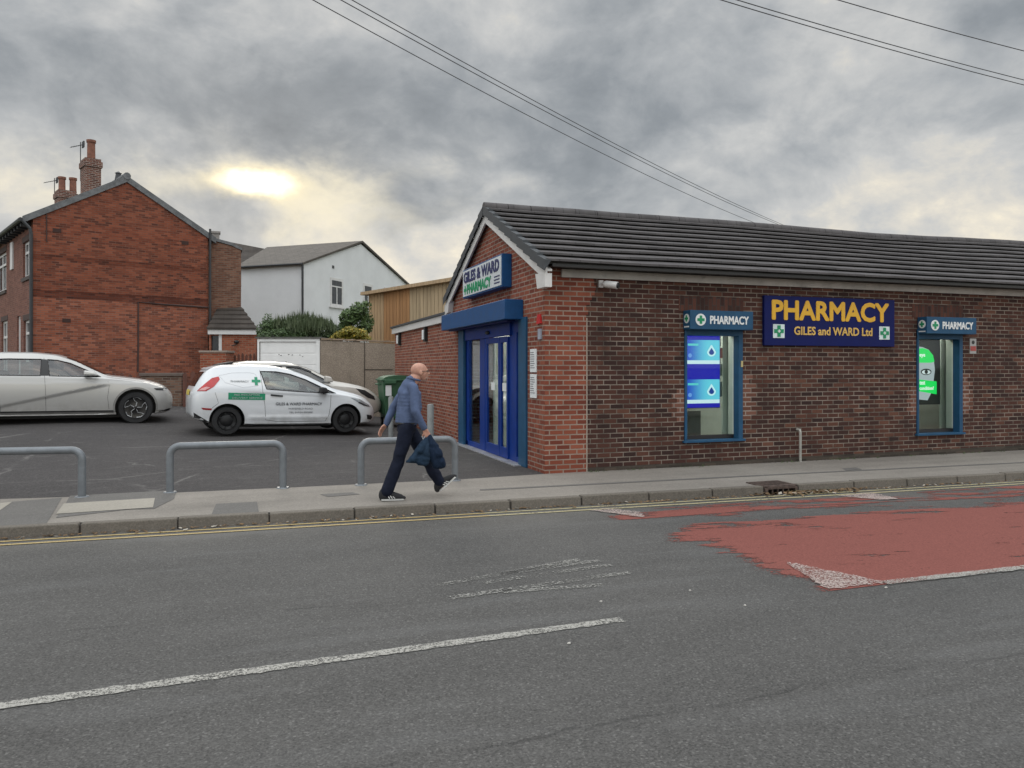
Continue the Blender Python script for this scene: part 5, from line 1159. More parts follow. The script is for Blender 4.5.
hoop(-62, 501, 82, 497, 0.68, 'grey steel hoop barrier cut off by the left edge of the view')
hoop(170, 492.5, 283, 488.0, 0.69, 'grey steel hoop barrier in front of the white hatchback')
hoop(361, 485.0, 455, 480.5, 0.69, 'grey steel hoop barrier behind the walking man')
M_BOL = plain('bollard_grey', (0.20, 0.21, 0.21), 0.6, var=0.15, dirt=0.3)
for px, D, lab in ((391, 16.3, 'grey steel bollard nearer the green bin'), (430.5, 13.0, 'grey steel bollard nearer the shop entrance')):
    p = dp(px, 400, D); g_ = 0.11
    t = thing('bollard', lab, 'bollard', (p.x, p.y, g_), group='grey bollards by the shop wall')
    MB().lathe([(0.001, 0.96), (0.045, 0.955), (0.057, 0.93), (0.057, -0.02)], n=20).build('post', M_BOL, t, smooth=True)
    MB().lathe([(0.085, -0.02), (0.085, 0.012), (0.058, 0.02)], n=20).build('base_collar', M_BOL, t, smooth=True)
# wheeled bin
p = dp(396.5, 410, 20.3); bz = lot_z(p.x, p.y)
t = thing('wheelie_bin', 'large green four wheeled refuse bin against the extension wall', 'bin', (p.x, p.y, bz), R(-2)); t.scale = (1.0, 1.0, 1.12)
M_BIN = plain('bin_green', (0.030, 0.095, 0.045), 0.6, var=0.12, dirt=0.15)
b = MB(); b.hexa([(-0.36, -0.5, 0.2), (0.36, -0.5, 0.2), (0.36, 0.5, 0.2), (-0.36, 0.5, 0.2)], [(-0.44, -0.6, 1.08), (0.44, -0.6, 1.08), (0.44, 0.6, 1.08), (-0.44, 0.6, 1.08)])
for i in range(4): b.box(-0.42, -0.39, -0.42+i*0.26, -0.36+i*0.26, 0.3, 1.0)
b.build('body', M_BIN, t, bevel=0.02)
b = MB(); b.box(-0.48, 0.48, -0.64, 0.64, 1.085, 1.12); b.box(-0.40, -0.1, -0.66, -0.62, 1.02, 1.10); b.build('rim', M_BIN, t, bevel=0.01)
b = MB(); n = 8
for i in range(n):
    a0_, a1_ = math.pi*i/n, math.pi*(i+1)/n; b.hexa([(-0.43*math.cos(a0_), -0.6, 1.121), (-0.43*math.cos(a1_), -0.6, 1.121), (-0.43*math.cos(a1_), 0.6, 1.121), (-0.43*math.cos(a0_), 0.6, 1.121)], [(-0.43*math.cos(a0_), -0.6, 1.125+0.09*math.sin(a0_)), (-0.43*math.cos(a1_), -0.6, 1.125+0.09*math.sin(a1_)), (-0.43*math.cos(a1_), 0.6, 1.125+0.09*math.sin(a1_)), (-0.43*math.cos(a0_), 0.6, 1.125+0.09*math.sin(a0_))])
b.build('lid', M_BIN, t)
b = MB(); b.tube([(-0.44, -0.3, 1.0), (-0.52, -0.3, 1.0), (-0.52, 0.3, 1.0), (-0.44, 0.3, 1.0)], 0.018, 6); b.build('handle', M_BIN, t)
MB().box(-0.37, -0.22, -0.605, -0.58, 0.74, 0.98).build('label', M_WTXT, t)
for (x_, y_) in ((-0.33, -0.42), (0.33, -0.42), (-0.33, 0.42), (0.33, 0.42)):
    w = MB(); w.cyl((x_-.025, y_, 0.10), (x_+.025, y_, 0.10), 0.10, n=18).build('wheel', M_BLACK, t)
    MB().box(x_-.04, x_+.04, y_-.04, y_+.04, 0.14, 0.2).build('castor_bracket', M_GUT, t)
# overhead wires on wooden poles out of view
def cpt(px, py, D): return dp(px, py, D)
M_WIRE = plain('black_cable', (0.05, 0.05, 0.055), 0.6)
def wire(pa, Da, pb, Db, lab, back, fwd, sagm=0.25, r=0.0085, grp='overhead cables'):
    A = cpt(*pa, Da); B = cpt(*pb, Db); d = B-A; P0 = A-d*back; P1 = B+d*fwd; n = 40; L = back+1+fwd
    pts = []
    for i in range(n+1):
        q = i/n; p = P0+(P1-P0)*q
        # sag is taken so that the cable passes through both sighted points
        tt = q*L-back; pts.append(p+Vector((0, 0, sagm*tt*(tt-1.0))))
    o = MB().tube(pts, r, 5).build('overhead_cable', M_WIRE); tag(o, lab, 'cable', grp); return P0, P1
wire((313, 0), 12, (745, 219), 29.0, 'lowest of the three black cables crossing the middle of the sky', .8, .5, 0.7)
wire((341, 0), 12, (765, 219), 29.6, 'middle of the three black cables crossing the middle of the sky', .8, .5, 0.65)
wire((352, 0), 12.2, (767, 218), 29.6, 'highest of the three black cables crossing the middle of the sky', .8, .5, 0.6)
wire((721, 0), 12, (1024, 85), 15.6, 'lowest cable in the top right corner of the sky', 2, 4, 0.15)
wire((737, 0), 12, (1024, 80), 15.6, 'middle cable in the top right corner of the sky', 2, 4, 0.13)
wire((838, 0), 12.5, (1024, 51), 14.4, 'highest single cable in the top right corner of the sky', 3, 5, 0.06)
# ================================================================== CARS
def interp(kn, x):
    if x <= kn[0][0]: return kn[0][1:]
    for a, b in zip(kn[:-1], kn[1:]):
        if a[0] <= x <= b[0]:
            t = (x-a[0])/(b[0]-a[0]); return tuple(p+(q-p)*t for p, q in zip(a[1:], b[1:]))
    return kn[-1][1:]
def smooth_prof(kn, x, h):
    acc = None; ws = 0
    for k, w in ((-1, 1), (-.5, 2), (0, 3), (.5, 2), (1, 1)):
        v = interp(kn, max(kn[0][0], min(kn[-1][0], x+k*h))); acc = [a+w*b for a, b in zip(acc, v)] if acc else [w*b for b in v]; ws += w
    return [a/ws for a in acc]
def car_shell(kn, crease=None, h=0.10):
    x0, x1 = kn[0][0], kn[-1][0]; xs = []
    n = 96
    for i in range(n+1):
        t = i/n; t = 0.5-0.5*math.cos(math.pi*t) if False else t; xs.append(x0+(x1-x0)*t)
    xs = sorted(set([x0+0.008, x0+.02, x1-.02, x1-.008]+xs))
    b = MB(); rings = []
    for x in xs:
        e = min(x-x0, x1-x); hh = min(h, e*0.8)
        zb, ysl, ysh, zsh, yre, zre, zc = smooth_prof(kn, x, hh)
        pts = [(0, zb), (ysl*0.5, zb), (ysl*0.88, zb), (ysl*0.97, zb+0.02)]
        m = 30
        for i in range(m+1):
            t = i/m; z = zb+0.04+(zsh-zb-0.04)*t
            y = ysl+(ysh-ysl)*math.sin(t*math.pi/2)**1.0+0.022*math.sin(math.pi*t)
            if t > 0.88: y -= (t-0.88)*0.10
            if crease: y += crease(x, z)
            pts.append((y, z))
        yl, zl = pts[-1]
        for i in range(1, 8):
            t = i/8; y = yl+(yre-yl)*t+0.02*math.sin(math.pi*t); z = zl+(zre-zl)*t; pts.append((y, z))
        for i in range(0, 9):
            t = i/8*math.pi/2; pts.append((yre*math.cos(t)**0.85 if i < 8 else 0, zre+(zc-zre)*math.sin(t)**0.9))
        rings.append([(x, -p[0], p[1]) for p in pts]+[(x, p[0], p[1]) for p in reversed(pts[1:-1])])
    k = len(rings[0]); vs = [p for r in rings for p in r]; fs = []
    for i in range(len(rings)-1):
        for j in range(k): fs.append((i*k+j, i*k+(j+1) % k, (i+1)*k+(j+1) % k, (i+1)*k+j))
    fs.append(tuple(range(k-1, -1, -1))); fs.append(tuple((len(rings)-1)*k+j for j in range(k)))
    b.add(vs, fs); return b
def conform(bvh, poly, side, off=0.004, step=0.05, dirn='y'):
    """drape a polygon given in side (x,z), end (y,z) or top (x,y) coordinates onto the shell"""
    bm = bmesh.new(); vs = [bm.verts.new((p[0], p[1], 0)) for p in poly]; bm.faces.new(vs)
    for ax in (0, 1):
        lo, hi = min(p[ax] for p in poly), max(p[ax] for p in poly); q = lo+step
        while q < hi:
            n = (1, 0, 0) if ax == 0 else (0, 1, 0); bmesh.ops.bisect_plane(bm, geom=bm.verts[:]+bm.edges[:]+bm.faces[:], plane_co=(q, q, 0), plane_no=n); q += step
    out = []; 
    for v in bm.verts:
        a, c = v.co.x, v.co.y
        if dirn == 'y': o, d = Vector((a, side*3, c)), Vector((0, -side, 0))
        elif dirn == 'x': o, d = Vector((side*6+1, a, c)), Vector((-side, 0, 0))
        else: o, d = Vector((a, c, 4)), Vector((0, 0, -1))
        hit, nrm, _, _ = bvh.ray_cast(o, d)
        if hit is None:
            hit, nrm, _, _ = bvh.find_nearest(o+d*(2.2 if dirn == 'y' else 4))
        out.append(hit+nrm*off if nrm.dot(-d) > 0 else hit-nrm*off)
    bm.verts.index_update(); fs = [tuple(v.index for v in f.verts) for f in bm.faces]; bm.free(); return out, fs
def path_on(bvh, pts, side, off=0.002, step=0.06, dirn='y', closed=False):
    res = []; P = list(pts)+([pts[0]] if closed else [])
    for a, c in zip(P[:-1], P[1:]):
        n = max(1, int(math.hypot(c[0]-a[0], c[1]-a[1])/step))
        for i in range(n): res.append((a[0]+(c[0]-a[0])*i/n, a[1]+(c[1]-a[1])*i/n))
    if not closed: res.append(P[-1])
    out = []
    for a, c in res:
        if dirn == 'y': o, d = Vector((a, side*3, c)), Vector((0, -side, 0))
        elif dirn == 'x': o, d = Vector((side*6+1, a, c)), Vector((-side, 0, 0))
        else: o, d = Vector((a, c, 4)), Vector((0, 0, -1))
        hit, nrm, _, _ = bvh.ray_cast(o, d)
        if hit is None: continue
        out.append(hit-d*off)
    return out
def boolean(o, cutter):
    md = o.modifiers.new('b', 'BOOLEAN'); md.operation = 'DIFFERENCE'; md.solver = 'EXACT'; md.object = cutter
    bake(o); me = cutter.data; bpy.data.objects.remove(cutter); return o
def paintmat(name, col, rough=0.28, metal=0.0, coat=0.7):
    m, nt, b = newmat(name); p = ocoord(nt); x, y, z = sep(nt, p)
    n = noi(nt, p, 5, 5, 0.6)
    dirt = (1-z.step(0.15, 0.62))*n.step(0.3, 0.75)*0.5
    c = mixc(nt, dirt, col, (0.16, 0.14, 0.12)); ln(nt, c, b.inputs['Base Color']); ln(nt, dirt*0.5+rough, b.inputs['Roughness'])
    b.inputs['Metallic'].default_value = metal; b.inputs['Coat Weight'].default_value = coat; b.inputs['Coat Roughness'].default_value = 0.06; return m
M_TYRE = plain('tyre_rubber', (0.016, 0.016, 0.017), 0.8, var=0.2)
M_CGLASS = glass('car_glass', (0.50, 0.57, 0.56), 0.16)
M_DKGL = glass('dark_car_glass', (0.12, 0.13, 0.13), 0.2, opaque=0.55, dark=(0.01, 0.012, 0.014))
M_TRIM = plain('black_trim', (0.014, 0.014, 0.015), 0.5)
M_CAB = plain('cabin_fabric', (0.03, 0.03, 0.032), 0.9)
M_REDL = plain('red_lamp_lens', (0.42, 0.006, 0.008), 0.3, coat=0.3, var=0.15)
M_SILV = plain('bright_alloy', (0.50, 0.51, 0.52), 0.3, 0.7)
M_HEAD = plain('headlamp_lens', (0.32, 0.34, 0.36), 0.12, 0.3, coat=1.0, var=0.4, vs=14)
def wheel(root, x, y, r, w, kind, side):
    t = MB(); t.lathe([(r*0.66, -w/2), (r*0.93, -w/2), (r*0.985, -w*0.40), (r, -w*0.25), (r, w*0.25), (r*0.985, w*0.40), (r*0.93, w/2), (r*0.66, w/2), (r*0.62, w*0.3), (r*0.62, -w*.3), (r*0.66, -w/2)], (x, y, r), 'y', 40)
    wh = t.build('wheel', M_TYRE, root, smooth=True); s = side; yo = y+s*w/2
    rim = MB(); f = yo-s*0.02
    if kind == 'steel':
        rim.lathe([(r*0.66, -0.005), (r*0.64, 0.012), (r*0.60, -0.02), (r*0.42, -0.035), (r*0.30, -0.02), (r*0.16, -0.012), (0.001, -0.01)] if s > 0 else [(r*0.66, 0.005), (r*0.64, -0.012), (r*0.60, 0.02), (r*0.42, 0.035), (r*0.30, 0.02), (r*0.16, 0.012), (0.001, 0.01)], (x, yo, r), 'y', 32)
        for i in range(7):
            a = i*2*math.pi/7; rim.cyl((x+r*0.5*math.cos(a), f+s*0.0, r+r*0.5*math.sin(a)), (x+r*0.50*math.cos(a), f+s*0.012, r+r*0.50*math.sin(a)), r*0.07, n=8)
        rim.build('rim', plain('dark_steel_rim', (0.010, 0.010, 0.011), 0.45, 0.3), wh, smooth=True)
    else:
        rim.lathe([(r*0.70, -0.005*s), (r*0.68, 0.008*s), (r*0.63, -0.03*s), (r*0.3, -0.045*s), (r*0.12, -0.03*s), (0.001, -0.03*s)], (x, yo, r), 'y', 36)
        rim.build('rim', plain('gloss_black_rim', (0.015, 0.015, 0.016), 0.25, 0.2), wh, smooth=True)
        sp = MB()
        for i in range(5):
            a0 = i*2*math.pi/5+0.2
            P = [(0.10, a0), (0.34, a0-0.10), (0.42, a0+0.22), (0.62, a0+0.36), (0.65, a0-0.05), (0.60, a0-0.42)] if kind == 'swirl' else [(0.10, a0), (0.62, a0+0.1)]
            pts = [(x+r*q*math.cos(a), yo-s*0.012, r+r*q*math.sin(a)) for q, a in P]; sp.tube(pts, r*0.022 if kind == 'swirl' else r*0.05, 6)
        sp.build('spokes', M_SILV if kind == 'swirl' else plain('grey_alloy', (0.2, 0.2, 0.21), 0.4, 0.5), wh)
    return wh
def make_car(name, label, loc, rz, tilt, kn, body_mat, wheels, arch_r, windows, spec):
    root = thing(name, label, 'car', loc, rz); root.rotation_euler = (tilt[0], tilt[1], rz)
    shell = car_shell(kn, spec.get('crease')); o = shell.build('body', [body_mat, M_TRIM, M_CAB], root, fix=True)
    bm = bmesh.new(); bm.from_mesh(o.data); bvh = BVHTree.FromBMesh(bm); bm.free()
    side_w = interp(kn, wheels[0][0])[1]
    for (x, r, w) in wheels:
        for s in (-1, 1):
            c = MB(); c.cur = 1; ra = arch_r; c.cyl((x, s*1.3, r+0.01), (x, s*(side_w-0.36), r+0.01), ra, n=48)
            boolean(o, c.build('cut', [body_mat, M_TRIM, M_CAB], root))
    for poly in windows:
        c = MB(); c.cur = 2; c.prism(poly, 'y', -1.3, 1.3); boolean(o, c.build('cut', [body_mat, M_TRIM, M_CAB], root))
    for p in o.data.polygons: p.use_smooth = True
    o.data.set_sharp_from_angle(angle=R(32))
    def piece(nm, mat, polys, side, off=0.004, parent=root, dirn='y', step=0.05):
        b = MB()
        for poly in polys:
            v, f = conform(bvh, poly, side, off, step, dirn); b.add(v, f)
        ob = b.build(nm, mat, parent, smooth=True, fix=False); return ob
    for poly in windows:
        for s in (-1, 1):
            g = piece('window_glass', M_CGLASS, [poly], s, -0.006)
            cx = sum(p[0] for p in poly)/len(poly); cz = sum(p[1] for p in poly)/len(poly)
            b = MB(); b.tube(path_on(bvh, poly, s, 0.001, closed=True), 0.010, 6, closed=True); b.build('window_seal', M_TRIM, g)
    for (x, r, w) in wheels:
        for s in (-1, 1): wheel(root, x, s*(side_w-w/2-0.005+0.0), r, w, spec['wheel'], s)
    u = MB()
    x0, x1 = wheels[0][0]+arch_r, wheels[-1][0]-arch_r
    u.box(x0-0.55, x1+0.6, -side_w+0.42, side_w-0.42, 0.13, 0.34); u.build('underbody', M_TRIM, root)
    return root, o, bvh, piece
# ---- white hatchback (x = 0 at the rear axle)
KN = [(-.665, .42, .40, .46, .74, .44, .82, .86), (-.64, .37, .58, .62, .80, .56, .90, .95), (-.58, .32, .70, .74, .86, .61, 1.02, 1.06), (-.50, .29, .76, .80, .92, .60, 1.15, 1.20), (-.40, .26, .79, .835, .955, .585, 1.29, 1.34), (-.30, .24, .805, .85, .965, .58, 1.355, 1.40),
      (-.05, .21, .825, .862, .965, .575, 1.395, 1.45), (.5, .19, .835, .865, .96, .575, 1.415, 1.475), (1.0, .185, .835, .865, .945, .57, 1.395, 1.455), (1.35, .185, .835, .865, .93, .565, 1.33, 1.385), (1.7, .185, .835, .862, .905, .58, 1.215, 1.27),
      (2.05, .185, .835, .857, .875, .62, 1.045, 1.10), (2.3, .185, .832, .85, .85, .67, .925, .985), (2.55, .185, .825, .84, .81, .68, .875, .93), (2.8, .19, .81, .82, .76, .64, .82, .87), (3.0, .20, .77, .79, .69, .58, .75, .79), (3.11, .21, .70, .735, .61, .52, .67, .71), (3.20, .23, .58, .62, .52, .44, .57, .61), (3.25, .28, .42, .46, .45, .36, .49, .52)]
def cr_f(x, z):
    d = 0
    zl = 0.80+0.045*(2.4-x)
    d += -0.016/(1+math.exp(-(zl-z)/0.006)) *min(1, max(0, (z-0.32)/0.3))*min(1, max(0, (x-.1)/.4))*min(1, max(0, (2.6-x)/.4)) if 0.1 < x < 2.6 else 0
    zl = 0.36
    d += 0.012*math.exp(-((z-zl)/0.04)**2) if 0.4 < x < 2.1 else 0
    return d
WHITE = paintmat('white_car_paint', (0.66, 0.68, 0.70))
WIN1 = [(.67, 1.325), (1.0, 1.325), (1.30, 1.275), (1.62, 1.165), (1.95, 1.01), (2.25, .875), (1.9, .885), (1.4, .91), (.77, .955), (.74, 1.05)]
# placed from its wheels: rear wheel centre and front wheel centre on the forecourt
def place(pxr, Dr, pxf, Df, z):
    a = dp(pxr, 400, Dr); c = dp(pxf, 400, Df); return a, math.atan2(c.y-a.y, c.x-a.x), (c-a).length
a_, hd_, Lc = place(226, 15.7, 344.0, 16.9, 0)
zr_, zf_ = H-67.8*15.7/760, H-65.6*16.9/760
car1, body1, bvh1, pc = make_car('white_hatchback', 'white three door delivery hatchback with green pharmacy stickers on its side', (a_.x-0.73*math.sin(hd_), a_.y+0.73*math.cos(hd_), zr_), hd_, (0, -math.atan2(zf_-zr_, 2.49)), KN, WHITE, [(0.0, .295, .19), (2.49, .295, .19)], 0.345, [WIN1], dict(crease=cr_f, wheel='steel'))
car1['category'] = 'car'
for s in (-1, 1):
    pc('tail_lamp', M_REDL, [[(-.575, .895), (-.42, .90), (-.27, .99), (-.15, 1.14), (-.17, 1.20), (-.30, 1.165), (-.42, 1.06), (-.53, .95)]], s, 0.007)
    pc('tail_lamp_clear', plain('pink_lens', (0.55, 0.25, 0.24), 0.2, coat=1.0), [[(-.545, .91), (-.44, .915), (-.34, .97), (-.40, .99), (-.50, .95)]], s, 0.010)
    pc('bumper_reflector', plain('dark_red_reflector', (0.30, 0.01, 0.015), 0.3), [[(-.50, .565), (-.30, .55), (-.31, .515), (-.46, .525)]], s, 0.006)
    pc('headlamp', M_HEAD, [[(2.58, .775), (2.80, .745), (3.00, .63), (3.07, .57), (2.96, .585), (2.80, .65), (2.68, .72)]], s, 0.006)
    pc('headlamp_bezel', M_TRIM, [[(2.78, .69), (2.98, .60), (3.03, .575), (2.90, .60), (2.75, .67)]], s, 0.009)
    pc('fog_lamp', M_TRIM, [[(2.97, .40), (3.10, .385), (3.14, .33), (3.10, .285), (2.99, .30)]], s, 0.006)
    pc('lower_sill', M_TRIM, [[(.36, .225), (2.12, .225), (2.12, .19), (.36, .19)]], s, 0.006)
    pc('rear_skirt', M_TRIM, [[(-.62, .46), (-.50, .38), (-.38, .30), (-.36, .25), (-.60, .33)]], s, 0.006)
    pc('door_handle', M_TRIM, [[(.85, .85), (1.10, .825), (1.10, .79), (.85, .81)]], s, 0.022)
    b = MB(); b.tube(path_on(bvh1, [(.66, 1.35), (.69, .9), (.74, .60), (.76, .31), (1.0, .27), (2.02, .27), (2.10, .4), (2.13, .6), (2.14, .84)], s, 0.0), 0.0045, 4); b.build('door_seam', M_TRIM, car1)
    b = MB(); b.tube(path_on(bvh1, [(-.30, .56), (-.18, .66), (-.25, .88)], s, 0.0), 0.0035, 4); b.build('bumper_seam', M_TRIM, car1)
    b = MB(); b.tube(path_on(bvh1, [(-.16, 1.22), (.1, 1.28), (.45, 1.29), (.57, 1.26), (.60, 1.02), (.3, .98), (-.05, 1.08), (-.16, 1.22)], s, 0.0), 0.003, 4); b.build('panel_edge', plain('white_shadow_seam', (0.35, 0.36, 0.38), 0.5), car1)
    m_ = MB(); y_ = s*0.93; m_.hexa([(1.86, y_-.09, .88), (2.06, y_-.09, .88), (2.06, y_+.09, .88), (1.86, y_+.09, .88)], [(1.88, y_-.09, 1.02), (2.00, y_-.09, 1.0), (2.00, y_+.09, 1.0), (1.88, y_+.09, 1.02)]); m_.build('wing_mirror', M_TRIM, car1, bevel=0.03)
    b = MB(); b.tube([(1.98, s*.83, .86), (1.98, s*.93, .92)], 0.02, 6); b.build('mirror_arm', M_TRIM, car1)
pc('rear_window', M_DKGL, [[(-.55, .99), (.55, .99), (.47, 1.29), (-.47, 1.29)]], -1, 0.006, dirn='x')
pc('windscreen', M_DKGL, [[(1.38, -.50), (2.22, -.60), (2.30, 0), (2.22, .60), (1.38, .50), (1.40, 0)]], 1, 0.006, dirn='z')
pc('number_plate', plain('yellow_plate', (0.55, 0.42, 0.05), 0.5), [[(-.26, .80), (.26, .80), (.26, .91), (-.26, .91)]], -1, 0.012, dirn='x')
pc('spoiler', WHITE, [[(-.52, 1.33), (.52, 1.33), (.50, 1.37), (-.50, 1.37)]], -1, 0.02, dirn='x')
# stickers
GRN = plain('sticker_green', (0.0, 0.24, 0.115), 0.4, var=0.04); DTX = plain('dark_sticker_letter', (0.08, 0.09, 0.11), 0.5)
pc('green_sticker', GRN, [[(.005, .875), (.74, .86), (.74, .725), (.005, .735)]], -1, 0.006)
pc('green_cross', GRN, [[(.535, 1.145), (.595, 1.143), (.595, 1.20), (.535, 1.20), (.535, 1.145)][:4], [(.475, 1.145), (.655, 1.145), (.655, 1.09), (.475, 1.09)], [(.535, 1.09), (.595, 1.09), (.595, 1.03), (.535, 1.03)]], -1, 0.006)
def body_text(txt, x, z, w, h, mat, bold=0.0):
    tmp = bpy.data.objects.new('tmp', None); COL.objects.link(tmp)
    o = lettering(txt, x, w, z, h, mat, tmp, ((0, 0, 0), (1, 0, 0)), extrude=0.0, bold=bold, world=False); o.parent = car1; bpy.data.objects.remove(tmp)
    for v in o.data.vertices:
        hit, nrm, _, _ = bvh1.ray_cast(Vector((v.co.x, -3, v.co.z)), Vector((0, 1, 0)))
        if hit is not None: v.co = hit+Vector((0, -0.009, 0))
body_text('FREE PRESCRIPTION', .12, .815, .50, .034, M_WTXT, 0.02); body_text('DELIVERY SERVICE', .08, .752, .60, .034, M_WTXT, 0.02)
body_text('PHARMACY', .06, 1.09, .36, .038, plain('silver_letter', (0.42, 0.45, 0.46), 0.4), 0.01)
body_text('GILES & WARD PHARMACY', .96, .615, .98, .058, DTX, 0.012); body_text('WAKEFIELD ROAD', 1.22, .525, .52, .036, DTX, 0.0); body_text('TEL 01924 000000', 1.24, .445, .50, .036, DTX, 0.0)
def cabin(root, xs, ztop, w, zb, wheelx):
    for s in (-1, 1):
        for x in xs:
            b = MB(); b.hexa([(x-.10, s*w-.22, zb), (x+.06, s*w-.22, zb), (x+.06, s*w+.22, zb), (x-.10, s*w+.22, zb)], [(x-.20, s*w-.18, ztop-.16), (x-.08, s*w-.18, ztop-.16), (x-.08, s*w+.18, ztop-.16), (x-.20, s*w+.18, ztop-.16)]); b.box(x-.22, x-.12, s*w-.11, s*w+.11, ztop-.14, ztop); b.build('seat', M_CAB, root, bevel=0.03)
    b = MB(); c = Vector((wheelx, -w, zb+0.10)); ax = Vector((0.9, 0, 0.42)).normalized(); u = Vector((0, 1, 0)); v = ax.cross(u)
    b.tube([c+(u*math.cos(t)+v*math.sin(t))*0.18 for t in [i*math.pi/12 for i in range(24)]], 0.014, 6, closed=True); b.build('steering_wheel', M_CAB, root)
cabin(car1, (1.02,), 1.20, 0.36, 0.93, 1.62)
# ---- silver crossover with swirl wheels
K2 = [(-.80, .42, .50, .56, .90, .50, .98, 1.0), (-.75, .36, .72, .78, 1.0, .66, 1.12, 1.15), (-.62, .30, .82, .87, 1.03, .66, 1.22, 1.27), (-.45, .26, .86, .905, 1.04, .64, 1.34, 1.40), (-.1, .22, .89, .925, 1.045, .63, 1.46, 1.53), (.4, .20, .90, .93, 1.045, .63, 1.525, 1.59), (1.0, .20, .90, .93, 1.04, .63, 1.525, 1.59), (1.45, .20, .90, .93, 1.035, .62, 1.48, 1.545), (1.8, .20, .90, .93, 1.03, .63, 1.36, 1.42), (2.15, .20, .90, .925, 1.025, .67, 1.18, 1.24),
      (2.42, .20, .90, .92, 1.01, .74, 1.055, 1.09), (2.8, .20, .89, .915, .975, .76, 1.01, 1.05), (3.2, .21, .87, .90, .92, .74, .955, .99), (3.5, .22, .83, .86, .83, .68, .87, .90), (3.62, .24, .77, .81, .75, .64, .79, .83), (3.72, .28, .68, .72, .66, .58, .70, .73), (3.765, .34, .58, .62, .58, .50, .62, .65)]
def cr_s(x, z):
    zl = 0.335+(x-.1)*(0.875-.335)/(2.42-.1); d = 0.0
    if -0.3 < x < 2.6: d -= 0.026/(1+math.exp(-(zl-z)/0.004))*min(1, max(0, (2.5-x)/0.25))*min(1, max(0, (x+.2)/.3))
    if z > 0.93: d -= 0.006
    if z < 0.29: d -= 0.02
    return d
SILV = paintmat('silver_beige_paint', (0.46, 0.455, 0.44), 0.33, 0.35, 0.6)
W2a = [(1.27, 1.425), (1.45, 1.415), (1.70, 1.35), (2.02, 1.20), (2.30, 1.055), (1.8, 1.06), (1.33, 1.07)]
W2b = [(1.16, 1.43), (.55, 1.43), (.12, 1.41), (-.12, 1.30), (-.30, 1.18), (-.05, 1.085), (1.16, 1.072)]
a_, hd_, Lc = place(-21, 15.9, 135.5, 17.2, 0)
zfr = H-56.5*17.2/760
ang = hd_
pf = dp(135.5, 400, 17.2)
zrr = zfr+0.03
car2, body2, bvh2, pc2 = make_car('silver_crossover', 'silver five door electric crossover with swirl pattern wheels parked at the left', (pf.x-3.0*math.cos(ang)-0.80*math.sin(ang), pf.y-3.0*math.sin(ang)+0.8*math.cos(ang), zrr), ang, (0, -math.atan2(zfr-zrr, 3.0)), K2, SILV, [(0.0, .36, .235), (3.0, .36, .235)], 0.415, [W2a, W2b], dict(crease=cr_s, wheel='swirl'))
for s in (-1, 1):
    pc2('headlamp', M_TRIM, [[(3.36, .80), (3.60, .80), (3.66, .775), (3.60, .74), (3.42, .755)]], s, 0.006)
    pc2('lower_lip', M_TRIM, [[(3.47, .27), (3.70, .34), (3.74, .30), (3.66, .255), (3.46, .235)]], s, 0.007)
    pc2('sill_line', M_TRIM, [[(.43, .315), (2.56, .315), (2.56, .29), (.43, .29)]], s, 0.008)
    pc2('lower_sill', plain('grey_cladding', (0.16, 0.155, 0.15), 0.6), [[(.43, .288), (2.56, .288), (2.56, .215), (.43, .215)]], s, 0.006)
    ar = [(3.0+.455*math.cos(t), .37+.455*math.sin(t)) for t in [math.pi*(-.06+1.12*i/26) for i in range(27)]]
    ar2 = [(3.0+.418*math.cos(t), .37+.418*math.sin(t)) for t in [math.pi*(-.06+1.12*i/26) for i in range(27)]]
    for cx in (3.0, 0.0):
        pc2('wheel_arch', plain('satin_arch_trim', (0.25, 0.245, 0.235), 0.5, 0.2), [[(ar[i][0]-3+cx, ar[i][1]), (ar[i+1][0]-3+cx, ar[i+1][1]), (ar2[i+1][0]-3+cx, ar2[i+1][1]), (ar2[i][0]-3+cx, ar2[i][1])] for i in range(26)], s, 0.006)
    for pth in ([(1.20, 1.46), (1.24, 1.05), (1.26, .8), (1.27, .30)], [(2.42, 1.03), (2.47, .86), (2.44, .60), (2.47, .33)], [(-.15, 1.12), (.12, .95), (.38, .62), (.42, .33)]):
        b = MB(); b.tube(path_on(bvh2, pth, s, 0.0), 0.004, 4); b.build('door_seam', M_TRIM, car2)
    m_ = MB(); y_ = s*1.02; m_.hexa([(1.98, y_-.11, 1.08), (2.28, y_-.11, 1.08), (2.28, y_+.11, 1.08), (1.98, y_+.11, 1.08)], [(1.98, y_-.10, 1.20), (2.18, y_-.10, 1.17), (2.18, y_+.10, 1.17), (1.98, y_+.10, 1.20)]); m_.build('wing_mirror', SILV, car2, bevel=0.035)
    MB().box(2.0, 2.26, s*.93-.08, s*1.02+.08, 1.045, 1.075).build('mirror_base', M_TRIM, car2, bevel=0.01)
pc2('windscreen', M_DKGL, [[(1.62, -.52), (2.36, -.66), (2.44, 0), (2.36, .66), (1.62, .52), (1.60, 0)]], 1, 0.006, dirn='z')
pc2('grille', M_TRIM, [[(-.5, .44), (.5, .44), (.45, .32), (-.45, .32)]], 1, 0.006, dirn='x')
pc2('pillar_trim', M_TRIM, [[(1.165, 1.43), (1.26, 1.425), (1.32, 1.072), (1.165, 1.072)]], -1, 0.003); pc2('pillar_trim', M_TRIM, [[(1.165, 1.43), (1.26, 1.425), (1.32, 1.072), (1.165, 1.072)]], 1, 0.003)
cabin(car2, (.45, 1.62), 1.34, 0.38, 1.05, 2.0)
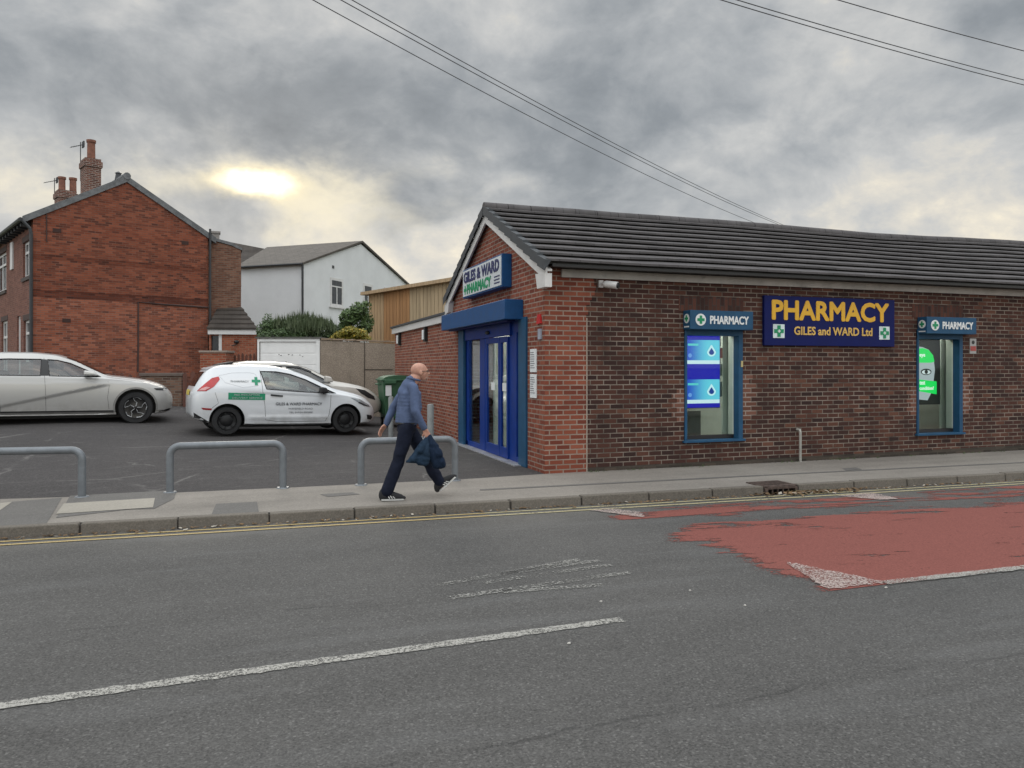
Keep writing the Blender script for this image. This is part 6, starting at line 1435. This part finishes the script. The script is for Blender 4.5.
# ---- pearl hatchback behind
K3 = [(-.78, .45, .50, .56, .92, .50, .98, 1.0), (-.74, .38, .70, .76, 1.0, .62, 1.10, 1.14), (-.62, .32, .80, .85, 1.05, .62, 1.26, 1.32), (-.45, .28, .84, .88, 1.07, .61, 1.42, 1.48), (0, .24, .86, .90, 1.07, .61, 1.50, 1.56), (.6, .22, .87, .90, 1.05, .61, 1.51, 1.57), (1.1, .22, .87, .90, 1.03, .60, 1.47, 1.53), (1.5, .22, .87, .90, 1.0, .61, 1.36, 1.42), (1.85, .22, .87, .895, .98, .65, 1.19, 1.25), (2.12, .22, .86, .885, .96, .70, 1.05, 1.10),
      (2.5, .22, .85, .875, .93, .70, 1.0, 1.045), (2.85, .23, .83, .85, .87, .66, .93, .97), (3.1, .24, .78, .80, .78, .60, .83, .87), (3.28, .27, .68, .71, .66, .52, .70, .74), (3.38, .32, .52, .56, .56, .44, .60, .62)]
PEARL = paintmat('pearl_cream_paint', (0.52, 0.495, 0.45), 0.30, 0.1, 0.7)
W3a = [(.93, 1.42), (1.25, 1.40), (1.55, 1.29), (1.95, 1.08), (1.98, 1.03), (.98, 1.08)]; W3b = [(.82, 1.42), (.2, 1.40), (-.2, 1.33), (-.35, 1.22), (-.1, 1.12), (.85, 1.08)]
p3 = dp(241.5, 400, 18.8); h3 = R(8.5)
car3, body3, bvh3, pc3 = make_car('cream_hatchback', 'cream pearl hatchback parked mostly hidden behind the white delivery car', (p3.x, p3.y, 0.29), h3, (0, R(0.8)), K3, PEARL, [(0.0, .32, .2), (2.60, .32, .2)], 0.375, [W3a, W3b], dict(wheel='spoke'))
for s in (-1, 1):
    pc3('headlamp', M_TRIM, [[(2.62, .905), (2.86, .86), (3.12, .70), (3.16, .60), (2.95, .66), (2.75, .78)]], s, 0.006)
    pc3('window_band', M_TRIM, [[(-.30, 1.42), (.2, 1.455), (.9, 1.465), (1.25, 1.445), (1.56, 1.33), (1.53, 1.30), (1.24, 1.41), (.9, 1.43), (.2, 1.41), (-.25, 1.37)]], s, 0.004)
    m_ = MB(); y_ = s*.98; m_.hexa([(1.80, y_-.10, 1.06), (2.0, y_-.10, 1.06), (2.0, y_+.10, 1.06), (1.80, y_+.10, 1.06)], [(1.80, y_-.10, 1.22), (1.95, y_-.10, 1.19), (1.95, y_+.10, 1.19), (1.80, y_+.10, 1.22)]); m_.build('wing_mirror', PEARL, car3, bevel=0.03)
pc3('windscreen', M_DKGL, [[(1.30, -.50), (2.08, -.62), (2.16, 0), (2.08, .62), (1.30, .50), (1.30, 0)]], 1, 0.006, dirn='z')
pc3('rear_window', M_DKGL, [[(-.55, 1.12), (.55, 1.12), (.48, 1.42), (-.48, 1.42)]], -1, 0.006, dirn='x')
b = MB(); b.hexa([(-.62, -.55, 1.43), (-.30, -.58, 1.49), (-.30, .58, 1.49), (-.62, .55, 1.43)], [(-.64, -.55, 1.46), (-.28, -.58, 1.54), (-.28, .58, 1.54), (-.64, .55, 1.46)]); b.build('spoiler', M_TRIM, car3)
pc3('grille', plain('shaded_bumper_brown', (0.05, 0.03, 0.025), 0.6), [[(-.6, .60), (.6, .60), (.55, .36), (-.55, .36)]], 1, 0.006, dirn='x')  # dark brown painted on for the shade across the front bumper
cabin(car3, (.2, 1.2), 1.36, 0.36, 1.04, 1.75)
# ================================================================== THE WALKING MAN
def organic(name, mat, parent, mb, vox, sm=6, disp=None):
    o = mb.build(name, mat, None, fix=False); loc = o.location.copy(); o.data.transform(Matrix.Translation(loc)); o.location = (0, 0, 0)
    r = o.modifiers.new('r', 'REMESH'); r.mode = 'VOXEL'; r.voxel_size = vox; r.use_smooth_shade = True
    s = o.modifiers.new('s', 'SMOOTH'); s.factor = 0.5; s.iterations = sm; bake(o)
    if disp:
        ns = [v.normal.copy() for v in o.data.vertices]
        for v, n in zip(o.data.vertices, ns): v.co += n*disp(v.co)
    for p in o.data.polygons: p.use_smooth = True
    o.data.materials.clear(); o.data.materials.append(mat); 
    o.parent = parent; return o
mp = gp(413.0, 499.5, 0.1); WALK = R(-2)
man = thing('person', 'bald man in blue shirt and dark trousers striding right, carrying a navy jacket', 'person', (mp.x, mp.y+0.10, 0.104), WALK)
m, nt, b_ = newmat('skin'); p = ocoord(nt); c = mixc(nt, noi(nt, p, 14, 4).step(0.3, 0.7), (0.40, 0.20, 0.145), (0.52, 0.28, 0.20)); nt.links.new(c, b_.inputs['Base Color']); b_.inputs['Roughness'].default_value = 0.5; b_.inputs['Subsurface Weight'].default_value = 0.08; b_.inputs['Subsurface Radius'].default_value = (0.02, 0.008, 0.004); M_SKIN = m
def cloth(name, col, weave=True, stripe=0.0, s=260):
    m, nt, b = newmat(name); p = ocoord(nt); x, y, z = sep(nt, p); n = noi(nt, p, 9, 5, 0.6); f = noi(nt, p, s, 2, 0.6)
    c = mixc(nt, n.step(0.25, 0.75)*0.6+f*0.4, tuple(k*0.72 for k in col), tuple(k*1.25 for k in col))
    ln(nt, c, b.inputs['Base Color']); b.inputs['Roughness'].default_value = 0.85; b.inputs['Sheen Weight'].default_value = 0.0; b.inputs['Specular IOR Level'].default_value = 0.2
    ln(nt, bump(nt, noi(nt, comb(nt, x*1.0, y*1.0, z*0.6), 22, 3, 0.5, 0.5), 0.5, 0.012), b.inputs['Normal']); return m
M_SHIRT = cloth('blue_check_shirt', (0.085, 0.115, 0.20)); M_TROU = cloth('navy_black_trousers', (0.008, 0.011, 0.024)); M_JACK = cloth('navy_jacket_fabric', (0.008, 0.018, 0.040)); M_JIN = cloth('jacket_lining', (0.014, 0.030, 0.055))
V = Vector
J = dict(pel=V((-.055, 0, .88)), waist=V((-.045, 0, .98)), chest=V((-.03, 0, 1.20)), upc=V((-.02, 0, 1.33)), nb=V((.005, 0, 1.40)), nt=V((.055, 0, 1.470)), head=V((.112, 0, 1.538)),
 rs=V((.0, -.185, 1.345)), re=V((.005, -.255, 1.07)), rw=V((.125, -.225, .845)), ls=V((-.02, .185, 1.345)), le=V((-.185, .24, 1.09)), lw=V((-.285, .225, .875)),
 rh=V((-.07, -.09, .86)), rk=V((-.175, -.10, .46)), ra=V((-.325, -.105, .085)), lh=V((-.03, .09, .86)), lk=V((.21, .10, .455)), la=V((.395, .10, .15)))
b = MB(); C = b.capsule
C(J['pel'], J['chest'], .11, .12); C(J['chest'], J['upc'], .12, .10); C(J['rs'], J['ls'], .055, .055); C(J['nb'], J['nt'], .068, .064, 14)
C(J['rs'], J['re'], .047, .037); C(J['re'], J['rw'], .037, .025); C(J['ls'], J['le'], .047, .037); C(J['le'], J['lw'], .037, .025)
C(J['rh'], J['rk'], .075, .05); C(J['rk'], J['ra'], .05, .035); C(J['lh'], J['lk'], .075, .05); C(J['lk'], J['la'], .05, .035)
# head: skull, face, jaw, nose, ears, brow
hc = J['head']
b.ball(hc+V((-.018, 0, .018)), .102, .079, .090, 22, 14); b.ball(hc+V((.030, 0, -.020)), .062, .060, .082, 18, 12); b.ball(hc+V((.040, 0, -.078)), .043, .043, .034, 14, 8)
C(hc+V((.084, 0, .008)), hc+V((.106, 0, -.024)), .009, .014, 8); b.ball(hc+V((.070, 0, .022)), .026, .046, .012, 12, 6)
b.ball(hc+V((.081, 0, -.058)), .016, .025, .010, 10, 6); b.ball(hc+V((.076, 0, -.090)), .018, .022, .015, 10, 6)
for s in (-1, 1): b.ball(hc+V((-.008, s*.077, -.012)), .020, .009, .033, 10, 8)
C(hc+V((-.05, 0, -.04)), J['nb']+V((-.02, 0, 0)), .052, .062, 14)
# hands with fingers
def hand(w, d, down, curl, side, grip=False):
    """wrist, direction of the hand, palm normal; five fingers of different lengths, bent"""
    d = d.normalized(); nrm = down.normalized(); lat = d.cross(nrm).normalized()*side
    pc_ = w+d*.045
    for k in range(4):
        o_ = (k-1.5)*.019; L = (.032, .036, .033, .026)[k]
        base = w+d*.082+lat*o_; C(w+d*.01+lat*o_*.7, base, .014, .0115, 8)
        p = base; dd = d.copy()
        for sgm in range(3):
            dd = (dd*math.cos(curl)+nrm*math.sin(curl)).normalized(); nn = nrm; nrm2 = (nrm-dd*nrm.dot(dd)); 
            q = p+dd*L*(1, .75, .6)[sgm]; C(p, q, (.0098, .0088, .0080)[sgm], (.0088, .0080, .0070)[sgm], 8); p = q
    tb = w+d*.030-lat*.026; t1 = tb+(d*.6-lat*.7+nrm*.35).normalized()*.036; t2 = t1+(d*.9-lat*.1+nrm*.45).normalized()*.030
    C(w+d*.015-lat*.010, tb, .015, .014, 8); C(tb, t1, .0125, .0105, 8); C(t1, t2, .0105, .0085, 8)
hand(J['rw'], V((.45, 0, -.9)), V((0, 1, -.1)), .62, 1); hand(J['lw'], V((-.62, -.05, -.78)), V((.45, -.6, -.3)), .28, -1)
# bare feet inside the shoes
C(J['ra'], V((-.30, -.105, .045)), .034, .034); C(V((-.33, -.105, .04)), V((-.17, -.105, .03)), .032, .026); C(J['la'], V((.395, .10, .10)), .034, .034); C(V((.395, .10, .10)), V((.52, .10, .19)), .032, .026)
organic('body', M_SKIN, man, b, .0052, 3)
# shirt
b = MB(); C = b.capsule
def ell(p0, p1, rx0, ry0, rx1, ry1, n=9):
    for i in range(n):
        t = i/(n-1); p = p0.lerp(p1, t); b.ball(p, rx0+(rx1-rx0)*t, ry0+(ry1-ry0)*t, 0.075, 20, 8)
ell(V((-.045, 0, .935)), V((-.022, 0, 1.10)), .150, .168, .160, .176, 6); ell(V((-.022, 0, 1.10)), V((-.015, 0, 1.27)), .160, .176, .142, .180, 5)
ell(V((-.015, 0, 1.27)), V((-.005, 0, 1.345)), .125, .175, .085, .125, 5); C(V((-.008, -.15, 1.352)), V((-.02, .15, 1.352)), .062, .062); C(V((-.03, 0, 1.35)), V((.010, 0, 1.425)), .095, .076, 16); C(V((-.06, 0, 1.28)), V((-.04, 0, 1.37)), .11, .08, 16)
C(J['rs'], J['re'], .068, .056, 14); C(J['re'], J['rw']+V((-.012, 0, .025)), .057, .046, 14); C(J['ls'], J['le'], .066, .056, 14); C(J['le'], J['lw']+V((.01, 0, .02)), .055, .045, 14)
def wr(c): return 0.007*noise.noise(V((c.x*16+c.z*5, c.y*11, c.z*8-c.x*7)))+0.011*noise.noise(V((c.x*7+3, c.y*6, c.z*5+c.x*6)))-0.002
organic('shirt', M_SHIRT, man, b, .011, 5, wr)
b = MB(); b.tube([V((.026+.078*math.cos(t), .074*math.sin(t), 1.448+.018*math.cos(t)*-1)) for t in [i*math.pi/10 for i in range(20)]], .013, 6, closed=True); b.build('collar', M_SHIRT, man, smooth=True)
# trousers
b = MB(); C = b.capsule
ell(V((-.055, 0, .93)), V((-.058, 0, .84)), .118, .150, .120, .155, 4)
C(J['rh'], J['rk'], .098, .075, 16); C(J['rk'], J['ra']+V((.012, 0, .02)), .075, .078, 16); C(J['lh'], J['lk'], .098, .074, 16); C(J['lk'], J['la']+V((-.03, 0, .02)), .073, .070, 16)
def wt(c): return 0.010*noise.noise(V((c.x*8, c.y*6, c.z*9)))+0.004*noise.noise(V((c.x*20, c.y*20, c.z*26)))
organic('trousers', M_TROU, man, b, .011, 4, wt)
b = MB(); b.tube([V((-.055+.122*math.cos(t), .153*math.sin(t), .918)) for t in [i*math.pi/12 for i in range(24)]], .014, 6, closed=True); b.build('belt', plain('black_leather', (0.012, 0.011, 0.01), 0.5), man)
# shoes with pale stripes and soles
M_SHOE = plain('black_suede', (0.014, 0.014, 0.016), 0.8); M_SOLE = plain('white_rubber', (0.5, 0.5, 0.48), 0.7)
def shoe(an, heel, toe, up):
    d = (toe-heel).normalized(); lat = V((0, 1, 0)); L = (toe-heel).length; b = MB()
    for i in range(8):
        t = i/7; h = .052*(1-t)**.7+.024; p = heel.lerp(toe, t)+up*(h*.75+.008); b.ball(p, .045, .036+.008*math.sin(t*math.pi), h, 14, 8)
    b.capsule(heel+up*.055+d*.03, an, .048, .044, 12); organic('shoe', M_SHOE, man, b, .008, 3); sh = man.children[-1] if False else [o for o in COL.objects if o.parent == man and o.name.startswith('shoe')][-1]
    q = MB(); n = 10; top = []; 
    for i in range(n+1):
        t = i/n; w = .036+.010*math.sin(t*math.pi)-.010*(t > .9)-.006*(t < .1); p = heel+(toe-heel)*(t*1.12-.06); top.append((p, w))
    for (p0, w0), (p1, w1) in zip(top[:-1], top[1:]):
        q.hexa([p0-lat*w0, p1-lat*w1, p1+lat*w1, p0+lat*w0], [p0-lat*w0+up*.018, p1-lat*w1+up*.018, p1+lat*w1+up*.018, p0+lat*w0+up*.018])
    q.build('sole', M_SOLE, sh)
    q = MB()
    for s in (-1, 1):
        for k in range(3):
            t = .34+k*.13; p = heel.lerp(toe, t)+up*.024; pu = heel.lerp(toe, t-.10)+up*(.068-.008*k)
            q.obox((p+pu)/2+lat*s*(.0425), (pu-p)/2, lat*.004, d*.0065)
    q.build('stripe', plain('white_stripe', (0.62, 0.62, 0.60), 0.6), sh)
shoe(J['ra'], V((-.365, -.105, .005)), V((-.125, -.105, .0)), V((0, 0, 1)))
dfoot = V((.62, 0, .52)).normalized(); upf = V((-dfoot.z, 0, dfoot.x))
shoe(J['la'], V((.385, .10, .058)), V((.385, .10, .058))+dfoot*.235, upf)
# glasses, eyes, stubble fringe
b = MB()
for s in (-1, 1):
    c = hc+V((.090, s*.032, .004)); b.tube([c+V((0, .021*math.cos(t), .014*math.sin(t))) for t in [i*math.pi/8 for i in range(16)]], .0022, 5, closed=True); b.tube([hc+V((.088, s*.053, .008)), hc+V((.05, s*.072, .008)), hc+V((-.005, s*.080, .004))], .0028, 5)
b.tube([hc+V((.092, -.011, .008)), hc+V((.092, .011, .008))], .002, 5); b.build('glasses', M_BLACK, man)
b = MB()
for s in (-1, 1): b.ball(hc+V((.071, s*.031, .003)), .011, .011, .009, 10, 6)
b.build('eye', plain('eye_dark', (0.05, 0.035, 0.03), 0.2), man)
b = MB(); b.ball(hc+V((.062, 0, -.078)), .034, .040, .026, 14, 8); organic('beard', plain('grey_stubble', (0.30, 0.19, 0.15), 0.9, var=0.3, vs=40), man, b, .006, 2)
MB().box(.06, .115, -.215, -.195, .925, .935).build('belt_buckle_tag', M_SOLE, man) if False else None
# jacket carried in the right hand: its own thing
jk = thing('jacket', 'navy jacket bunched up and hanging from the walking man\'s hand', 'jacket', man.location+V((.14, -.22, .28)), WALK)
off = V((.14, -.22, .28))
b = MB(); C = b.capsule
g0 = V((.165, -.215, .765))
for (p, r0, r1) in ((V((.20, -.25, .66)), .03, .05), (V((.27, -.25, .56)), .03, .07), (V((.30, -.24, .46)), .03, .065), (V((.25, -.25, .42)), .03, .06), (V((.32, -.24, .41)), .03, .04), (V((.18, -.22, .50)), .03, .05)):
    C(g0, p, r0, r1, 10)
C(V((.22, -.25, .66)), V((.33, -.24, .42)), .05, .045); C(V((.2, -.25, .6)), V((.24, -.24, .42)), .06, .05)
b.v = [v-off for v in b.v]
def wj(c): return 0.018*noise.noise(V((c.x*14, c.y*9, c.z*6)))+0.007*noise.noise(V((c.x*34, c.y*20, c.z*18)))
organic('jacket_body', M_JACK, jk, b, .009, 4, wj)
b = MB(); C = b.capsule
for (p, r0, r1) in ((V((.05, -.27, .60)), .025, .05), (V((-.03, -.27, .50)), .025, .045), (V((-.10, -.26, .475)), .02, .022), (V((.03, -.27, .47)), .025, .04), (V((.12, -.27, .455)), .025, .04), (V((.13, -.27, .56)), .025, .05)):
    C(g0, p, r0, r1, 10)
C(V((-.09, -.26, .475)), V((.13, -.27, .45)), .022, .03); C(V((-.02, -.27, .52)), V((.13, -.27, .50)), .035, .045)
b.v = [v-off for v in b.v]
organic('jacket_sleeve', M_JIN, jk, b, .009, 4, wj)
